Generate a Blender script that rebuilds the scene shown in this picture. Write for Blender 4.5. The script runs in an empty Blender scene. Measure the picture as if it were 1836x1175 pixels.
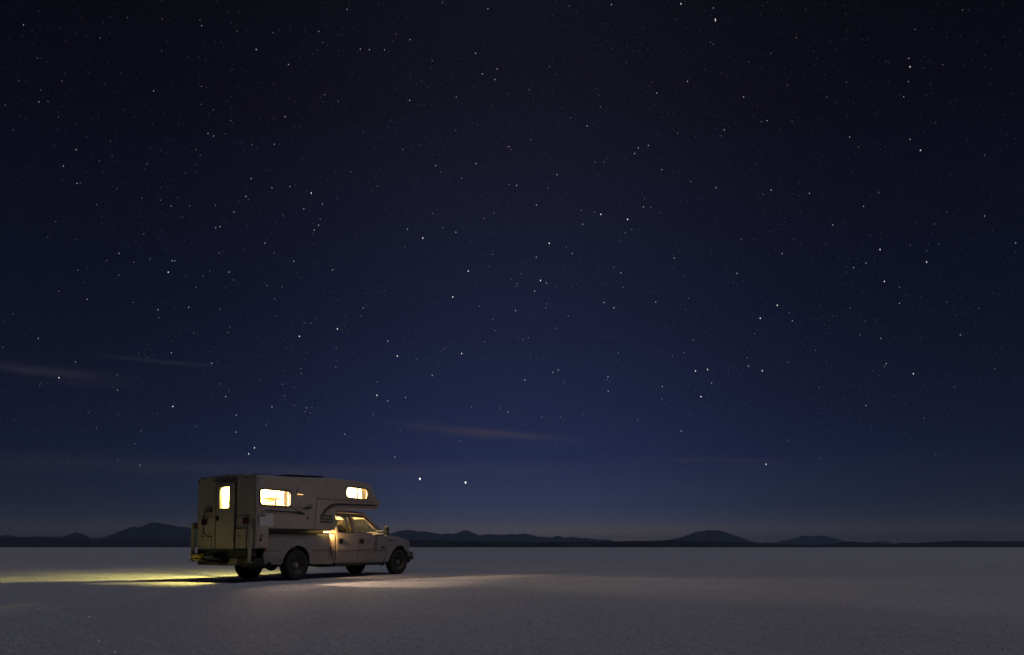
import bpy, bmesh, math, random
import numpy as np
from mathutils import Vector, Matrix
random.seed(7); rng = np.random.default_rng(11)
sc = bpy.context.scene
COL = sc.collection
R = math.radians

# ------------------------------------------------------------------ camera, sky, moon, exposure
F = 1150.0; W0 = 1836.0; H0 = 1175.0; PITCH = R(3.0); HZ = 981.5; CAMH = 0.880
CX = 918.0; CY = HZ - F * math.tan(PITCH)
cam = bpy.data.cameras.new('camera'); camo = bpy.data.objects.new('camera', cam); COL.objects.link(camo)
camo.location = (0, 0, CAMH); camo.rotation_euler = (R(90) + PITCH, 0, 0)
cam.sensor_fit = 'HORIZONTAL'; cam.sensor_width = 36; cam.lens = 36 * F / W0
cam.shift_y = (CY - H0 / 2) / W0
cam.clip_start = 0.1; cam.clip_end = 600000
sc.camera = camo
vs = sc.view_settings
vs.view_transform = 'Standard'; vs.look = 'None'; vs.gamma = 1; vs.exposure = 0; vs.use_curve_mapping = False
sc.cycles.use_denoising = True; sc.cycles.denoiser = 'OPENIMAGEDENOISE'; sc.cycles.denoising_input_passes = 'RGB_ALBEDO_NORMAL'; sc.cycles.denoising_prefilter = 'NONE'
sc.cycles.max_bounces = 8; sc.cycles.transparent_max_bounces = 16
sc.cycles.volume_bounces = 0
sc.cycles.sample_clamp_indirect = 4.0

def pix_dir(px, py):
    dx = (px - CX) / F; dy = -(py - CY) / F
    return Vector((dx, math.cos(PITCH) - dy * math.sin(PITCH), math.sin(PITCH) + dy * math.cos(PITCH)))

MOON_AZ = R(98); MOON_EL = R(54)          # azimuth clockwise from +Y
moon = bpy.data.lights.new('moon', 'SUN'); moon.energy = 0.35; moon.angle = R(0.6); moon.color = (.95, .96, 1.16)
mo = bpy.data.objects.new('moon', moon); COL.objects.link(mo)
md = Vector((math.sin(MOON_AZ) * math.cos(MOON_EL), math.cos(MOON_AZ) * math.cos(MOON_EL), math.sin(MOON_EL)))
mo.rotation_euler = md.to_track_quat('Z', 'Y').to_euler(); mo.location = (60, 0, 60)

world = bpy.data.worlds.new('World'); sc.world = world; world.use_nodes = True
wt = world.node_tree; wt.nodes.clear()
class NT:
    def __init__(s, t): s.t = t
    def n(s, ty, **kw):
        nd = s.t.nodes.new(ty)
        for k, v in kw.items(): setattr(nd, k, v)
        return nd
    def put(s, sock, v):
        if isinstance(v, (int, float)): sock.default_value = v
        elif isinstance(v, tuple): sock.default_value = v
        else: s.t.links.new(v, sock)
    def m(s, op, a, b=0.0, c=0.0):
        nd = s.n('ShaderNodeMath', operation=op); s.put(nd.inputs[0], a); s.put(nd.inputs[1], b); s.put(nd.inputs[2], c)
        return nd.outputs[0]
    def mr(s, v, a, b, c=0.0, d=1.0, smooth=False):
        nd = s.n('ShaderNodeMapRange'); nd.interpolation_type = 'SMOOTHSTEP' if smooth else 'LINEAR'
        for i, x in enumerate((v, a, b, c, d)): s.put(nd.inputs[i], x)
        return nd.outputs[0]
    def mixc(s, f, a, b, op='MIX'):
        nd = s.n('ShaderNodeMix', data_type='RGBA', blend_type=op)
        s.put(nd.inputs[0], f); s.put(nd.inputs[6], a); s.put(nd.inputs[7], b); return nd.outputs[2]
    def noise(s, vec, scale, detail=3, rough=.55):
        nd = s.n('ShaderNodeTexNoise'); nd.inputs['Scale'].default_value = scale; nd.inputs['Detail'].default_value = detail
        nd.inputs['Roughness'].default_value = rough
        if vec is not None: s.t.links.new(vec, nd.inputs['Vector'])
        return nd.outputs[0]
w = NT(wt)
tc = w.n('ShaderNodeTexCoord'); sep = w.n('ShaderNodeSeparateXYZ'); wt.links.new(tc.outputs['Generated'], sep.inputs[0])
sx, sy, sz = sep.outputs
ramp = w.n('ShaderNodeValToRGB'); wt.links.new(sz, ramp.inputs[0])
def lin(r, g, b):
    f = lambda c: (c / 255 / 12.92) if c <= 10 else ((c / 255 + .055) / 1.055) ** 2.4
    return (f(r), f(g), f(b), 1)
stops = [(0.0, lin(122, 102, 96)), (.022, lin(101, 94, 98)), (.042, lin(68, 72, 95)), (.062, lin(54, 61, 90)), (.137, lin(36, 44, 79)),
         (.215, lin(31, 37, 68)), (.327, lin(26, 30, 56)), (.548, lin(21, 20, 35)), (.645, lin(17, 17, 27)), (1.0, lin(14, 14, 23))]
cr = ramp.color_ramp
while len(cr.elements) < len(stops): cr.elements.new(.5)
for e, (p, c) in zip(cr.elements, stops): e.position = p; e.color = c
hlen = w.m('SQRT', w.m('ADD', w.m('MULTIPLY', sx, sx), w.m('MULTIPLY', sy, sy)))
GA = R(0.5)
dotg = w.m('DIVIDE', w.m('ADD', w.m('MULTIPLY', sx, math.sin(GA)), w.m('MULTIPLY', sy, math.cos(GA))), hlen)
azf = w.m('ADD', .32, w.m('MULTIPLY', .68, w.m('EXPONENT', w.m('MULTIPLY', w.m('SUBTRACT', dotg, 1.0), 2 / .1475))))
sky = w.mixc(1.0, ramp.outputs[0], w.n('ShaderNodeCombineColor').outputs[0], 'MULTIPLY')
cc = [n for n in wt.nodes if n.bl_idname == 'ShaderNodeCombineColor'][0]
for i in range(3): wt.links.new(azf, cc.inputs[i])
# thin streaks of high cloud, in azimuth / elevation
az = w.m('ARCTAN2', sx, sy); el = w.m('ARCTAN2', sz, hlen)
cloud = None
nz = w.noise(tc.outputs['Generated'], 22, 5, .6)
def streak(px0, py0, px1, py1, thick, amp):
    global cloud
    a = pix_dir(px0, py0); b = pix_dir(px1, py1)
    A = (math.atan2(a.x, a.y), math.atan2(a.z, math.hypot(a.x, a.y))); B = (math.atan2(b.x, b.y), math.atan2(b.z, math.hypot(b.x, b.y)))
    L = math.hypot(B[0] - A[0], B[1] - A[1]); ux, uy = (B[0] - A[0]) / L, (B[1] - A[1]) / L
    dx = w.m('SUBTRACT', az, (A[0] + B[0]) / 2); dy = w.m('SUBTRACT', el, (A[1] + B[1]) / 2)
    p = w.m('DIVIDE', w.m('ADD', w.m('MULTIPLY', dx, ux), w.m('MULTIPLY', dy, uy)), L / 2)
    qv = w.m('ADD', w.m('SUBTRACT', w.m('MULTIPLY', dy, ux), w.m('MULTIPLY', dx, uy)), w.m('MULTIPLY', w.m('SUBTRACT', nz, .5), thick * 1.6 / F))
    q = w.m('DIVIDE', qv, thick / F)
    g = w.m('EXPONENT', w.m('MULTIPLY', w.m('ADD', w.m('POWER', w.m('ABSOLUTE', p), 2.6), w.m('MULTIPLY', q, q)), -1.6))
    g = w.m('MULTIPLY', g, w.m('MULTIPLY', w.mr(nz, .3, .7, .45, 1.2), amp))
    cloud = g if cloud is None else w.m('ADD', cloud, g)
streak(700, 758, 1030, 790, 9, .75)
streak(820, 768, 1010, 787, 6, .45)
streak(-60, 822, 1060, 836, 13, .5)
streak(420, 826, 740, 832, 4, -.15)
streak(-120, 645, 230, 680, 9, .5)
streak(60, 685, 260, 692, 6, .2)
streak(170, 636, 420, 660, 4, .32)
streak(1120, 821, 1420, 828, 7, .4)
skyc = w.mixc(w.m('MAXIMUM', w.m('MULTIPLY', cloud, .5), 0.0), sky, lin(68, 61, 71))
bg = w.n('ShaderNodeBackground'); out = w.n('ShaderNodeOutputWorld')
wt.links.new(skyc, bg.inputs[0]); bg.inputs[1].default_value = 1.0; wt.links.new(bg.outputs[0], out.inputs[0])

# ------------------------------------------------------------------ materials
def material(name, col, rough=.5, metal=0.0, var=.12, vscale=8, bump=0.0, bscale=60, emit=None, estr=0, spec=.5, coat=0.0, dirt=None, dscale=3):
    m = bpy.data.materials.new(name); m.use_nodes = True; t = NT(m.node_tree); nt = m.node_tree
    b = nt.nodes['Principled BSDF']
    tcn = t.n('ShaderNodeTexCoord').outputs['Object']
    n1 = t.noise(tcn, vscale, 5, .6)
    lo = tuple(c * (1 - var) for c in col[:3]) + (1,); hi = tuple(min(1, c * (1 + var)) for c in col[:3]) + (1,)
    c = t.mixc(t.mr(n1, .3, .7), lo, hi)
    if dirt:
        n2 = t.noise(tcn, dscale, 8, .68)
        c = t.mixc(t.mr(n2, .5, .72, 0, dirt[3] if len(dirt) > 3 else .7), c, tuple(dirt[:3]) + (1,))
        t.put(b.inputs['Roughness'], t.mr(n2, .45, .75, rough, min(1, rough + .35)))
    else:
        t.put(b.inputs['Roughness'], t.mr(n1, .3, .7, max(0, rough - .06), min(1, rough + .06)))
    t.put(b.inputs['Base Color'], c)
    b.inputs['Metallic'].default_value = metal; b.inputs['Specular IOR Level'].default_value = spec
    b.inputs['Coat Weight'].default_value = coat
    if bump:
        bp = t.n('ShaderNodeBump'); bp.inputs['Strength'].default_value = bump; bp.inputs['Distance'].default_value = .01
        nt.links.new(t.noise(tcn, bscale, 4, .6), bp.inputs['Height']); nt.links.new(bp.outputs[0], b.inputs['Normal'])
    if emit:
        b.inputs['Emission Color'].default_value = tuple(emit[:3]) + (1,); b.inputs['Emission Strength'].default_value = estr
    return m
def glass(name, tint=(1, 1, 1), gloss=.06):
    m = bpy.data.materials.new(name); m.use_nodes = True; nt = m.node_tree; nt.nodes.clear(); t = NT(nt)
    o = t.n('ShaderNodeOutputMaterial'); tr = t.n('ShaderNodeBsdfTransparent'); gl = t.n('ShaderNodeBsdfGlossy')
    tr.inputs[0].default_value = tuple(tint) + (1,); gl.inputs['Roughness'].default_value = .03
    fr = t.n('ShaderNodeLayerWeight'); fr.inputs[0].default_value = .5
    mx = t.n('ShaderNodeMixShader'); nt.links.new(t.m('ADD', t.m('MULTIPLY', t.m('POWER', fr.outputs[1], 5.0), .85), gloss * .4), mx.inputs[0])
    nt.links.new(tr.outputs[0], mx.inputs[1]); nt.links.new(gl.outputs[0], mx.inputs[2]); nt.links.new(mx.outputs[0], o.inputs[0])
    return m
DUST = (.42, .40, .37, .55)
M = dict(
    paint=material('white_truck_paint', (.25, .225, .212), .36, var=.05, coat=.3, dirt=(.19, .165, .15, .6), dscale=2.2),
    shell=material('camper_fibreglass', (.345, .305, .255), .45, var=.06, dirt=(.24, .205, .16, .5), dscale=1.6),
    shell_in=material('camper_lining', (.29, .225, .125), .6, var=.06),
    belt=material('belt_moulding', (.10, .09, .075), .5),
    white=material('white_plastic', (.50, .50, .49), .4, var=.05),
    black=material('black_plastic', (.018, .018, .018), .5),
    stripe=material('vinyl_stripe', (.035, .03, .028), .4),
    stripe2=material('grey_brown_stripe', (.16, .13, .11), .45),
    rubber=material('tyre_rubber', (.022, .021, .02), .85, var=.3, vscale=14, bump=.5, bscale=40, dirt=(.05, .046, .042, .5), dscale=9),
    steel=material('dusty_wheel_steel', (.10, .085, .075), .6, .3, var=.2, dirt=(.08, .06, .045, .7), dscale=7),
    chrome=material('bumper_chrome', (.55, .55, .55), .22, 1.0, dirt=(.3, .28, .26, .5)),
    frame=material('chassis_black', (.014, .013, .012), .7, var=.3, dirt=(.05, .045, .04, .45), dscale=5),
    darkframe=material('window_frame_black', (.025, .024, .023), .4),
    red=material('red_lens', (.16, .012, .012), .25),
    amber=material('amber_lens', (.5, .18, .02), .25),
    clear=material('headlamp_lens', (.6, .62, .65), .12, coat=1.0),
    seat=material('seat_cloth_tan', (.20, .17, .12), .9, var=.2, vscale=20, bump=.4, bscale=120),
    trim=material('cab_trim_tan', (.42, .36, .24), .7),
    luggage=material('dark_luggage', (.035, .032, .03), .8, var=.3, bump=.5, bscale=30),
    yellow_lit=material('yellow_lit_plastic', (.32, .26, .06), .6, dirt=(.15, .13, .08, .6)),  # yellow lamplight on the bumper cylinder, put into its base colour
    alu=material('painted_jack', (.30, .28, .23), .5, .2),
    solar=material('solar_cells', (.012, .015, .03), .2, coat=.6),
    shade=material('cream_blind', (.80, .72, .52), .8),
    wood=material('cabinet_wood', (.42, .26, .12), .5, var=.25, vscale=12),
    cushion=material('cushion_fabric', (.42, .33, .25), .9),
    glass=glass('window_glass', (.95, .97, .95)),
    cabglass=glass('cab_glass', (.80, .84, .76)),
    bulb=material('lamp_globe', (.9, .85, .7), .4, emit=(1, .86, .45), estr=40),
    bulb2=material('lamp_globe_soft', (.9, .85, .7), .4, emit=(1, .72, .30), estr=9),
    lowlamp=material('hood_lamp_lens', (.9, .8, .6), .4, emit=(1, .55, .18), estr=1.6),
    backing=material('yellow_work_lamp', (.9, .8, .5), .4, emit=(1, .75, .25), estr=6),
)

# ------------------------------------------------------------------ mesh helpers
def link(name, me, parent=None, mat=None):
    o = bpy.data.objects.new(name, me); COL.objects.link(o)
    if parent: o.parent = parent
    if mat and me is not None:
        me.materials.clear(); me.materials.append(mat)
    return o
def build(name, bm, mat, parent=None, smooth=35, bevel=0.0):
    if bevel:
        es = [e for e in bm.edges if len(e.link_faces) == 2 and e.calc_face_angle(0) > R(40)]
        if es: bmesh.ops.bevel(bm, geom=es, offset=bevel, segments=2, affect='EDGES', clamp_overlap=True)
    bmesh.ops.recalc_face_normals(bm, faces=bm.faces[:])
    for f in bm.faces: f.smooth = True
    for e in bm.edges:
        if len(e.link_faces) == 2 and e.calc_face_angle(0) > R(smooth): e.smooth = False
    me = bpy.data.meshes.new(name); bm.to_mesh(me); bm.free()
    return link(name, me, parent, mat)
def empty(name, loc=(0, 0, 0), rz=0, parent=None, label=None, cat=None, group=None):
    o = bpy.data.objects.new(name, None); COL.objects.link(o); o.location = loc; o.rotation_euler = (0, 0, rz)
    o.empty_display_size = .1
    if parent: o.parent = parent
    if label: o['label'] = label
    if cat: o['category'] = cat
    if group: o['group'] = group
    return o
def box(bm, c, s, rot=None):
    r = bmesh.ops.create_cube(bm, size=1)
    mtx = Matrix.Translation(c) @ (rot.to_matrix().to_4x4() if rot else Matrix()) @ Matrix.Diagonal((*s, 1))
    bmesh.ops.transform(bm, matrix=mtx, verts=r['verts']); return r['verts']
def cyl(bm, a, b, r0, r1=None, seg=14):
    a = Vector(a); b = Vector(b); d = b - a
    r = bmesh.ops.create_cone(bm, cap_ends=True, segments=seg, radius1=r0, radius2=r0 if r1 is None else r1, depth=d.length)
    mtx = Matrix.Translation((a + b) / 2) @ d.to_track_quat('Z', 'Y').to_matrix().to_4x4()
    bmesh.ops.transform(bm, matrix=mtx, verts=r['verts'])
def tube(bm, pts, r, seg=8):
    pts = [Vector(p) for p in pts]; rings = []
    for i, p in enumerate(pts):
        d = (pts[min(i + 1, len(pts) - 1)] - pts[max(i - 1, 0)]).normalized()
        q = d.to_track_quat('Z', 'Y')
        rings.append([bm.verts.new(p + q @ Vector((r * math.cos(k * 2 * math.pi / seg), r * math.sin(k * 2 * math.pi / seg), 0))) for k in range(seg)])
    for a, b in zip(rings, rings[1:]):
        for k in range(seg): bm.faces.new((a[k], a[(k + 1) % seg], b[(k + 1) % seg], b[k]))
    bm.faces.new(rings[0][::-1]); bm.faces.new(rings[-1])
def lathe_y(bm, prof, c, seg=40):          # prof: (r, y) closed loop, axis along y
    rings = []
    for k in range(seg):
        a = 2 * math.pi * k / seg
        rings.append([bm.verts.new((c[0] + r * math.cos(a), c[1] + y, c[2] + r * math.sin(a))) for r, y in prof])
    n = len(prof)
    for k in range(seg):
        A = rings[k]; B = rings[(k + 1) % seg]
        for i in range(n):
            j = (i + 1) % n
            if prof[i][0] < 1e-6 and prof[j][0] < 1e-6: continue
            vs_ = []
            for v in (A[i], A[j], B[j], B[i]):
                vs_.append(v)
            bm.faces.new(vs_)
    bmesh.ops.remove_doubles(bm, verts=bm.verts[:], dist=1e-6)
def prism(bm, poly, y0, y1):               # polygon in (x,z) pushed along y
    a = [bm.verts.new((x, y0, z)) for x, z in poly]; b = [bm.verts.new((x, y1, z)) for x, z in poly]
    n = len(poly)
    bm.faces.new(a); bm.faces.new(b[::-1])
    for i in range(n): bm.faces.new((a[i], b[i], b[(i + 1) % n], a[(i + 1) % n]))
def prismx(bm, poly, x0, x1):              # polygon in (y,z) pushed along x
    a = [bm.verts.new((x0, y, z)) for y, z in poly]; b = [bm.verts.new((x1, y, z)) for y, z in poly]
    n = len(poly)
    bm.faces.new(a); bm.faces.new(b[::-1])
    for i in range(n): bm.faces.new((a[i], b[i], b[(i + 1) % n], a[(i + 1) % n]))
def rrect(x0, z0, x1, z1, r, n=5):
    o = []
    for cx, cz, a0 in ((x1 - r, z1 - r, 0), (x0 + r, z1 - r, 90), (x0 + r, z0 + r, 180), (x1 - r, z0 + r, 270)):
        for k in range(n + 1):
            a = R(a0 + 90 * k / n); o.append((cx + r * math.cos(a), cz + r * math.sin(a)))
    return o
def arc(cx, cz, r, a0, a1, n=14):
    return [(cx + r * math.cos(R(a0 + (a1 - a0) * k / n)), cz + r * math.sin(R(a0 + (a1 - a0) * k / n))) for k in range(n + 1)]
def offset(poly, d):                       # mitred inward offset of a CCW polygon
    n = len(poly); o = []
    for i in range(n):
        p0 = Vector(poly[i - 1]); p1 = Vector(poly[i]); p2 = Vector(poly[(i + 1) % n])
        e1 = (p1 - p0).normalized(); e2 = (p2 - p1).normalized()
        n1 = Vector((-e1.y, e1.x)); n2 = Vector((-e2.y, e2.x)); b = n1 + n2
        b = b / max(.35, b.dot(n1)) if b.length > 1e-6 else n1
        o.append(tuple(p1 + b * d))
    return o
def boolean(bm, cutters):
    me = bpy.data.meshes.new('t'); bm.to_mesh(me); bm.free(); o = bpy.data.objects.new('t', me); COL.objects.link(o)
    cb = bmesh.new()
    for c in cutters: c(cb)
    bmesh.ops.recalc_face_normals(cb, faces=cb.faces[:])
    cm = bpy.data.meshes.new('c'); cb.to_mesh(cm); cb.free(); co = bpy.data.objects.new('c', cm); COL.objects.link(co)
    md_ = o.modifiers.new('b', 'BOOLEAN'); md_.operation = 'DIFFERENCE'; md_.solver = 'EXACT'; md_.object = co
    dg = bpy.context.evaluated_depsgraph_get(); dg.update()
    res = bpy.data.meshes.new_from_object(o.evaluated_get(dg))
    bpy.data.objects.remove(o); bpy.data.objects.remove(co)
    b = bmesh.new(); b.from_mesh(res); bpy.data.meshes.remove(res)
    return b
def finish_keep(name, bm, mat, parent, smooth=35):   # no normal recalculation (hollow shells)
    for f in bm.faces: f.smooth = True
    for e in bm.edges:
        if len(e.link_faces) == 2 and e.calc_face_angle(0) > R(smooth): e.smooth = False
    me = bpy.data.meshes.new(name); bm.to_mesh(me); bm.free(); return link(name, me, parent, mat)
def panel_bm(poly, yfun, thick, side, zs=(), xs=()):
    bm = bmesh.new(); bm.faces.new([bm.verts.new((x, 0, z)) for x, z in poly])
    for z in zs:
        bmesh.ops.bisect_plane(bm, geom=bm.verts[:] + bm.edges[:] + bm.faces[:], plane_co=(0, 0, z), plane_no=(0, 0, 1), dist=1e-5)
    for x in xs:
        bmesh.ops.bisect_plane(bm, geom=bm.verts[:] + bm.edges[:] + bm.faces[:], plane_co=(x, 0, 0), plane_no=(1, 0, 0), dist=1e-5)
    for v in bm.verts: v.co.y = side * yfun(v.co.x, v.co.z)
    r = bmesh.ops.extrude_face_region(bm, geom=bm.faces[:])
    for v in r['geom']:
        if isinstance(v, bmesh.types.BMVert): v.co.y -= side * thick
    bmesh.ops.recalc_face_normals(bm, faces=bm.faces[:])
    return bm
def frange(a, b, s):
    return [a + s * i for i in range(int((b - a) / s) + 1)]

# ------------------------------------------------------------------ the salt flat
def lattice_noise(nx, ny, cells_x, cells_y, g):
    gx = g.standard_normal((cells_y + 3, cells_x + 3))
    xs = np.linspace(0, cells_x, nx); ys = np.linspace(0, cells_y, ny)
    xi = xs.astype(int); yi = ys.astype(int); fx = xs - xi; fy = ys - yi
    fx = fx * fx * (3 - 2 * fx); fy = fy * fy * (3 - 2 * fy)
    a = gx[np.ix_(yi, xi)]; b = gx[np.ix_(yi, xi + 1)]; c = gx[np.ix_(yi + 1, xi)]; d = gx[np.ix_(yi + 1, xi + 1)]
    return (a * (1 - fx) + b * fx) * (1 - fy)[:, None] + (c * (1 - fx) + d * fx) * fy[:, None]
salt = bpy.data.materials.new('salt_crust'); salt.use_nodes = True
t = NT(salt.node_tree); b = salt.node_tree.nodes['Principled BSDF']
geo = t.n('ShaderNodeNewGeometry').outputs['Position']
n_big = t.noise(geo, .35, 4, .6); n_mid = t.noise(geo, 15, 5, .75); n_fine = t.noise(geo, 42, 5, .75)
c = t.mixc(t.mr(n_mid, .34, .66), (.40, .39, .42, 1), (.77, .76, .82, 1))
c = t.mixc(t.mr(n_fine, .5, .68, 0, .85), c, (.90, .89, .92, 1))
c = t.mixc(t.mr(n_big, .35, .68, 0, .5), c, (.52, .49, .47, 1))
c = t.mixc(t.mr(n_fine, .30, .47, .9, 0), c, (.20, .19, .20, 1))
t.put(b.inputs['Base Color'], c); b.inputs['Roughness'].default_value = .62
b.inputs['Specular IOR Level'].default_value = .35
bp = t.n('ShaderNodeBump'); bp.inputs['Strength'].default_value = 1.0; bp.inputs['Distance'].default_value = .03
t.put(bp.inputs['Height'], t.m('ADD', t.m('MULTIPLY', n_mid, .55), t.m('MULTIPLY', n_fine, .7)))
salt.node_tree.links.new(bp.outputs[0], b.inputs['Normal'])

TR_YAW = 0.48479; VX, VY = -5.83045 - .87 * math.cos(TR_YAW), 17.22587 + .87 * math.sin(TR_YAW)   # middle of the rear axle on the ground
gx0, gx1, gy0, gy1, st = -22.0, 24.0, 1.0, 45.0, .075
nx = int((gx1 - gx0) / st) + 1; ny = int((gy1 - gy0) / st) + 1
xs = np.linspace(gx0, gx1, nx); ys = np.linspace(gy0, gy1, ny); XX, YY = np.meshgrid(xs, ys)
Z = .010 * lattice_noise(nx, ny, 12, 12, rng) + .006 * lattice_noise(nx, ny, 60, 58, rng) + .0045 * lattice_noise(nx, ny, 190, 180, rng) + .0035 * rng.standard_normal((ny, nx))
edge = np.clip(np.minimum.reduce([XX - gx0, gx1 - XX, YY - gy0 + 2.5, gy1 - YY]) / 6, 0, 1); edge = edge * edge * (3 - 2 * edge)
for yc, dep in ((16.35, .016), (18.3, .012)):          # old wheel tracks pressed into the crust
    wob = .12 * np.sin(XX * .23 + yc) + .05 * np.sin(XX * .71)
    g_ = np.exp(-((YY - yc - wob - .015 * XX) / .13) ** 2); r_ = np.exp(-((np.abs(YY - yc - wob - .015 * XX) - .24) / .09) ** 2)
    fade = np.clip((XX + .5) / 3, 0, 1)
    Z += (-dep * g_ + .35 * dep * r_) * fade
cu, su = math.cos(math.pi / 2 - TR_YAW), math.sin(math.pi / 2 - TR_YAW)
LU = (XX - VX) * cu + (YY - VY) * su; LV = -(XX - VX) * su + (YY - VY) * cu
dist = np.maximum(np.maximum(np.abs(LU - 2.1) - 2.9, np.abs(LV) - 1.2), 0)
flat = np.clip(dist / 1.5, 0, 1)
Z = Z * edge * (.12 + .88 * flat)
verts = np.stack([XX.ravel(), YY.ravel(), Z.ravel()], 1)
idx = np.arange(nx * ny).reshape(ny, nx)
faces = np.stack([idx[:-1, :-1].ravel(), idx[:-1, 1:].ravel(), idx[1:, 1:].ravel(), idx[1:, :-1].ravel()], 1)
# outer ring to the horizon, joined on the same four corners
FAR = 100000.0
n0 = len(verts)
ring = np.array([(-FAR, -FAR, 0), (FAR, -FAR, 0), (FAR, FAR, 0), (-FAR, FAR, 0)], float)
near = np.array([(-900, -900, 0), (900, -900, 0), (900, 900, 0), (-900, 900, 0)], float)
verts = np.vstack([verts, near, ring])
bottom = idx[0, :]; right = idx[:, -1]; top = idx[-1, ::-1]; left = idx[::-1, 0]
polys = [list(map(int, f)) for f in faces]
for k, side in enumerate((bottom, right, top, left)):
    A, B = n0 + k, n0 + (k + 1) % 4
    half = len(side) // 2
    for i in range(len(side) - 1):
        tip = A if i < half else B
        polys.append([int(side[i + 1]), int(side[i]), tip])
    polys.append([int(side[half]), A, B])
    polys.append([A, n0 + 4 + k, n0 + 4 + (k + 1) % 4, B])
me = bpy.data.meshes.new('ground'); me.from_pydata(verts.tolist(), [], polys)
bmg = bmesh.new(); bmg.from_mesh(me); bmesh.ops.recalc_face_normals(bmg, faces=bmg.faces[:]); 
bmg.faces.ensure_lookup_table()
if bmg.faces[0].normal.z < 0: bmesh.ops.reverse_faces(bmg, faces=bmg.faces[:])
bmg.to_mesh(me); bmg.free()
ground = link('ground', me, None, salt); ground['kind'] = 'structure'
for p in me.polygons: p.use_smooth = True

# loose salt crystals on the crust
bm = bmesh.new(); cnt = 0
cv = []; cf = []
for i in range(6000):
    y = 4.6 + 16 * rng.random() ** 1.7; x = (rng.random() * 2 - 1) * (y * .86 + .5)
    lu = (x - VX) * cu + (y - VY) * su; lv = -(x - VX) * su + (y - VY) * cu
    if -1.9 < lu < 5.4 and abs(lv) < 1.4: continue
    s = .003 + .006 * rng.random() ** 3
    rot = Matrix.Rotation(rng.random() * 6.28, 3, 'Z') @ Matrix.Rotation(rng.random() * 1.2 - .6, 3, 'X') @ Matrix.Rotation(rng.random() * 1.2 - .6, 3, 'Y')
    xi = int((x - gx0) / st); yi = int((y - gy0) / st); z0 = float(Z[min(yi, ny - 1), min(max(xi, 0), nx - 1)])
    k = len(cv)
    for px, py, pz in ((-1, -1, -1), (1, -1, -1), (1, 1, -1), (-1, 1, -1), (-.8, -.8, 1), (.8, -.8, 1), (.8, .8, 1), (-.8, .8, 1)):
        p = rot @ Vector((px * s, py * s * .8, pz * s * .7)); cv.append((x + p.x, y + p.y, z0 + s * .6 + p.z))
    cf += [(k, k + 3, k + 2, k + 1), (k + 4, k + 5, k + 6, k + 7), (k, k + 1, k + 5, k + 4), (k + 1, k + 2, k + 6, k + 5), (k + 2, k + 3, k + 7, k + 6), (k + 3, k, k + 4, k + 7)]
bm.free()
me = bpy.data.meshes.new('salt_crystals'); me.from_pydata(cv, [], cf)
cry = link('salt_crystals', me, None, material('salt_crystal', (.8, .8, .8), .25, var=.1))
cry['kind'] = 'stuff'; cry['label'] = 'loose white salt crystals scattered over the crust of the flat'; cry['category'] = 'salt'

# ------------------------------------------------------------------ mountains on the horizon
def rock(name, col):
    return material(name, col, .95, var=.35, vscale=.0006, spec=.1)
def mountain(name, pts, D, mat, depth=.16, rough=1.0, step=1.2):
    xs_ = [p[0] for p in pts]; ys_ = [p[1] for p in pts]
    n = int((xs_[-1] - xs_[0]) / step) + 2
    px = np.linspace(xs_[0], xs_[-1], n); py = np.interp(px, xs_, ys_)
    g = np.random.default_rng(int(D) + len(pts))
    py = py + rough * .28 * np.interp(px, np.linspace(xs_[0], xs_[-1], n // 2 + 2), g.standard_normal(n // 2 + 2))
    py = np.minimum(py, HZ - .3)
    rows = 9; V = []; Fc = []
    jit = g.standard_normal((rows, n))
    for i in range(n):
        d = pix_dir(px[i], py[i]); s = D / d.y; crest = max(d.z * s + CAMH, 2.0)
        ux, uy = d.x / d.y, 1.0
        for r in range(rows):
            if r <= 6:                       # near slope, foot to crest
                tt = r / 6; dd = D * (1 - depth * (1 - tt)); 
                z = crest * tt ** 1.25 * (1 - depth * (1 - tt)) * .96
                if r == 6: z = crest
                elif r > 0:
                    z += crest * .05 * jit[r, i] * math.sin(math.pi * tt); dd *= 1 + .012 * jit[r, i]
                if r == 0: z = -12
                z = min(z, crest * dd / D * (.97 if r < 6 else 1.0)) if r > 0 else z
            else:
                tt = (r - 6) / 2; dd = D * (1 + depth * .6 * tt); z = crest * (1 - tt) - 12 * tt
            V.append((ux * dd, uy * dd, z))
    for i in range(n - 1):
        for r in range(rows - 1):
            a = i * rows + r; Fc.append((a, a + rows, a + rows + 1, a + 1))
    Fc.append(tuple(range(rows))[::-1]); Fc.append(tuple((n - 1) * rows + r for r in range(rows)))
    me = bpy.data.meshes.new(name); me.from_pydata(V, [], Fc)
    for p in me.polygons: p.use_smooth = True
    o = link(name, me, None, mat); o['kind'] = 'structure'; return o
rock_far = rock('far_rock', (.05, .045, .045)); rock_near = rock('near_rock', (.035, .028, .026))
mountain('mountain_range', [(560, 964), (600, 958), (640, 962), (680, 960), (703, 956), (717, 951.7), (729, 950.4), (739, 951), (752, 953), (760, 952.6), (774, 955.3), (793, 958), (804, 956.6), (818, 957), (827, 952.6), (834, 950.4), (842, 952.6), (850, 955.8), (858.5, 959.4), (875, 958), (896, 959.4), (913, 958), (927, 958.5), (941, 956.6), (954, 959.4), (965, 962.6), (990, 964), (1001, 960.5), (1012, 964.8), (1025, 962.6), (1044, 965.4), (1052, 964.8), (1074, 968), (1091, 967), (1101, 970.8), (1125, 976), (1140, 981)], 52000, rock_far, .10)
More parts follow.
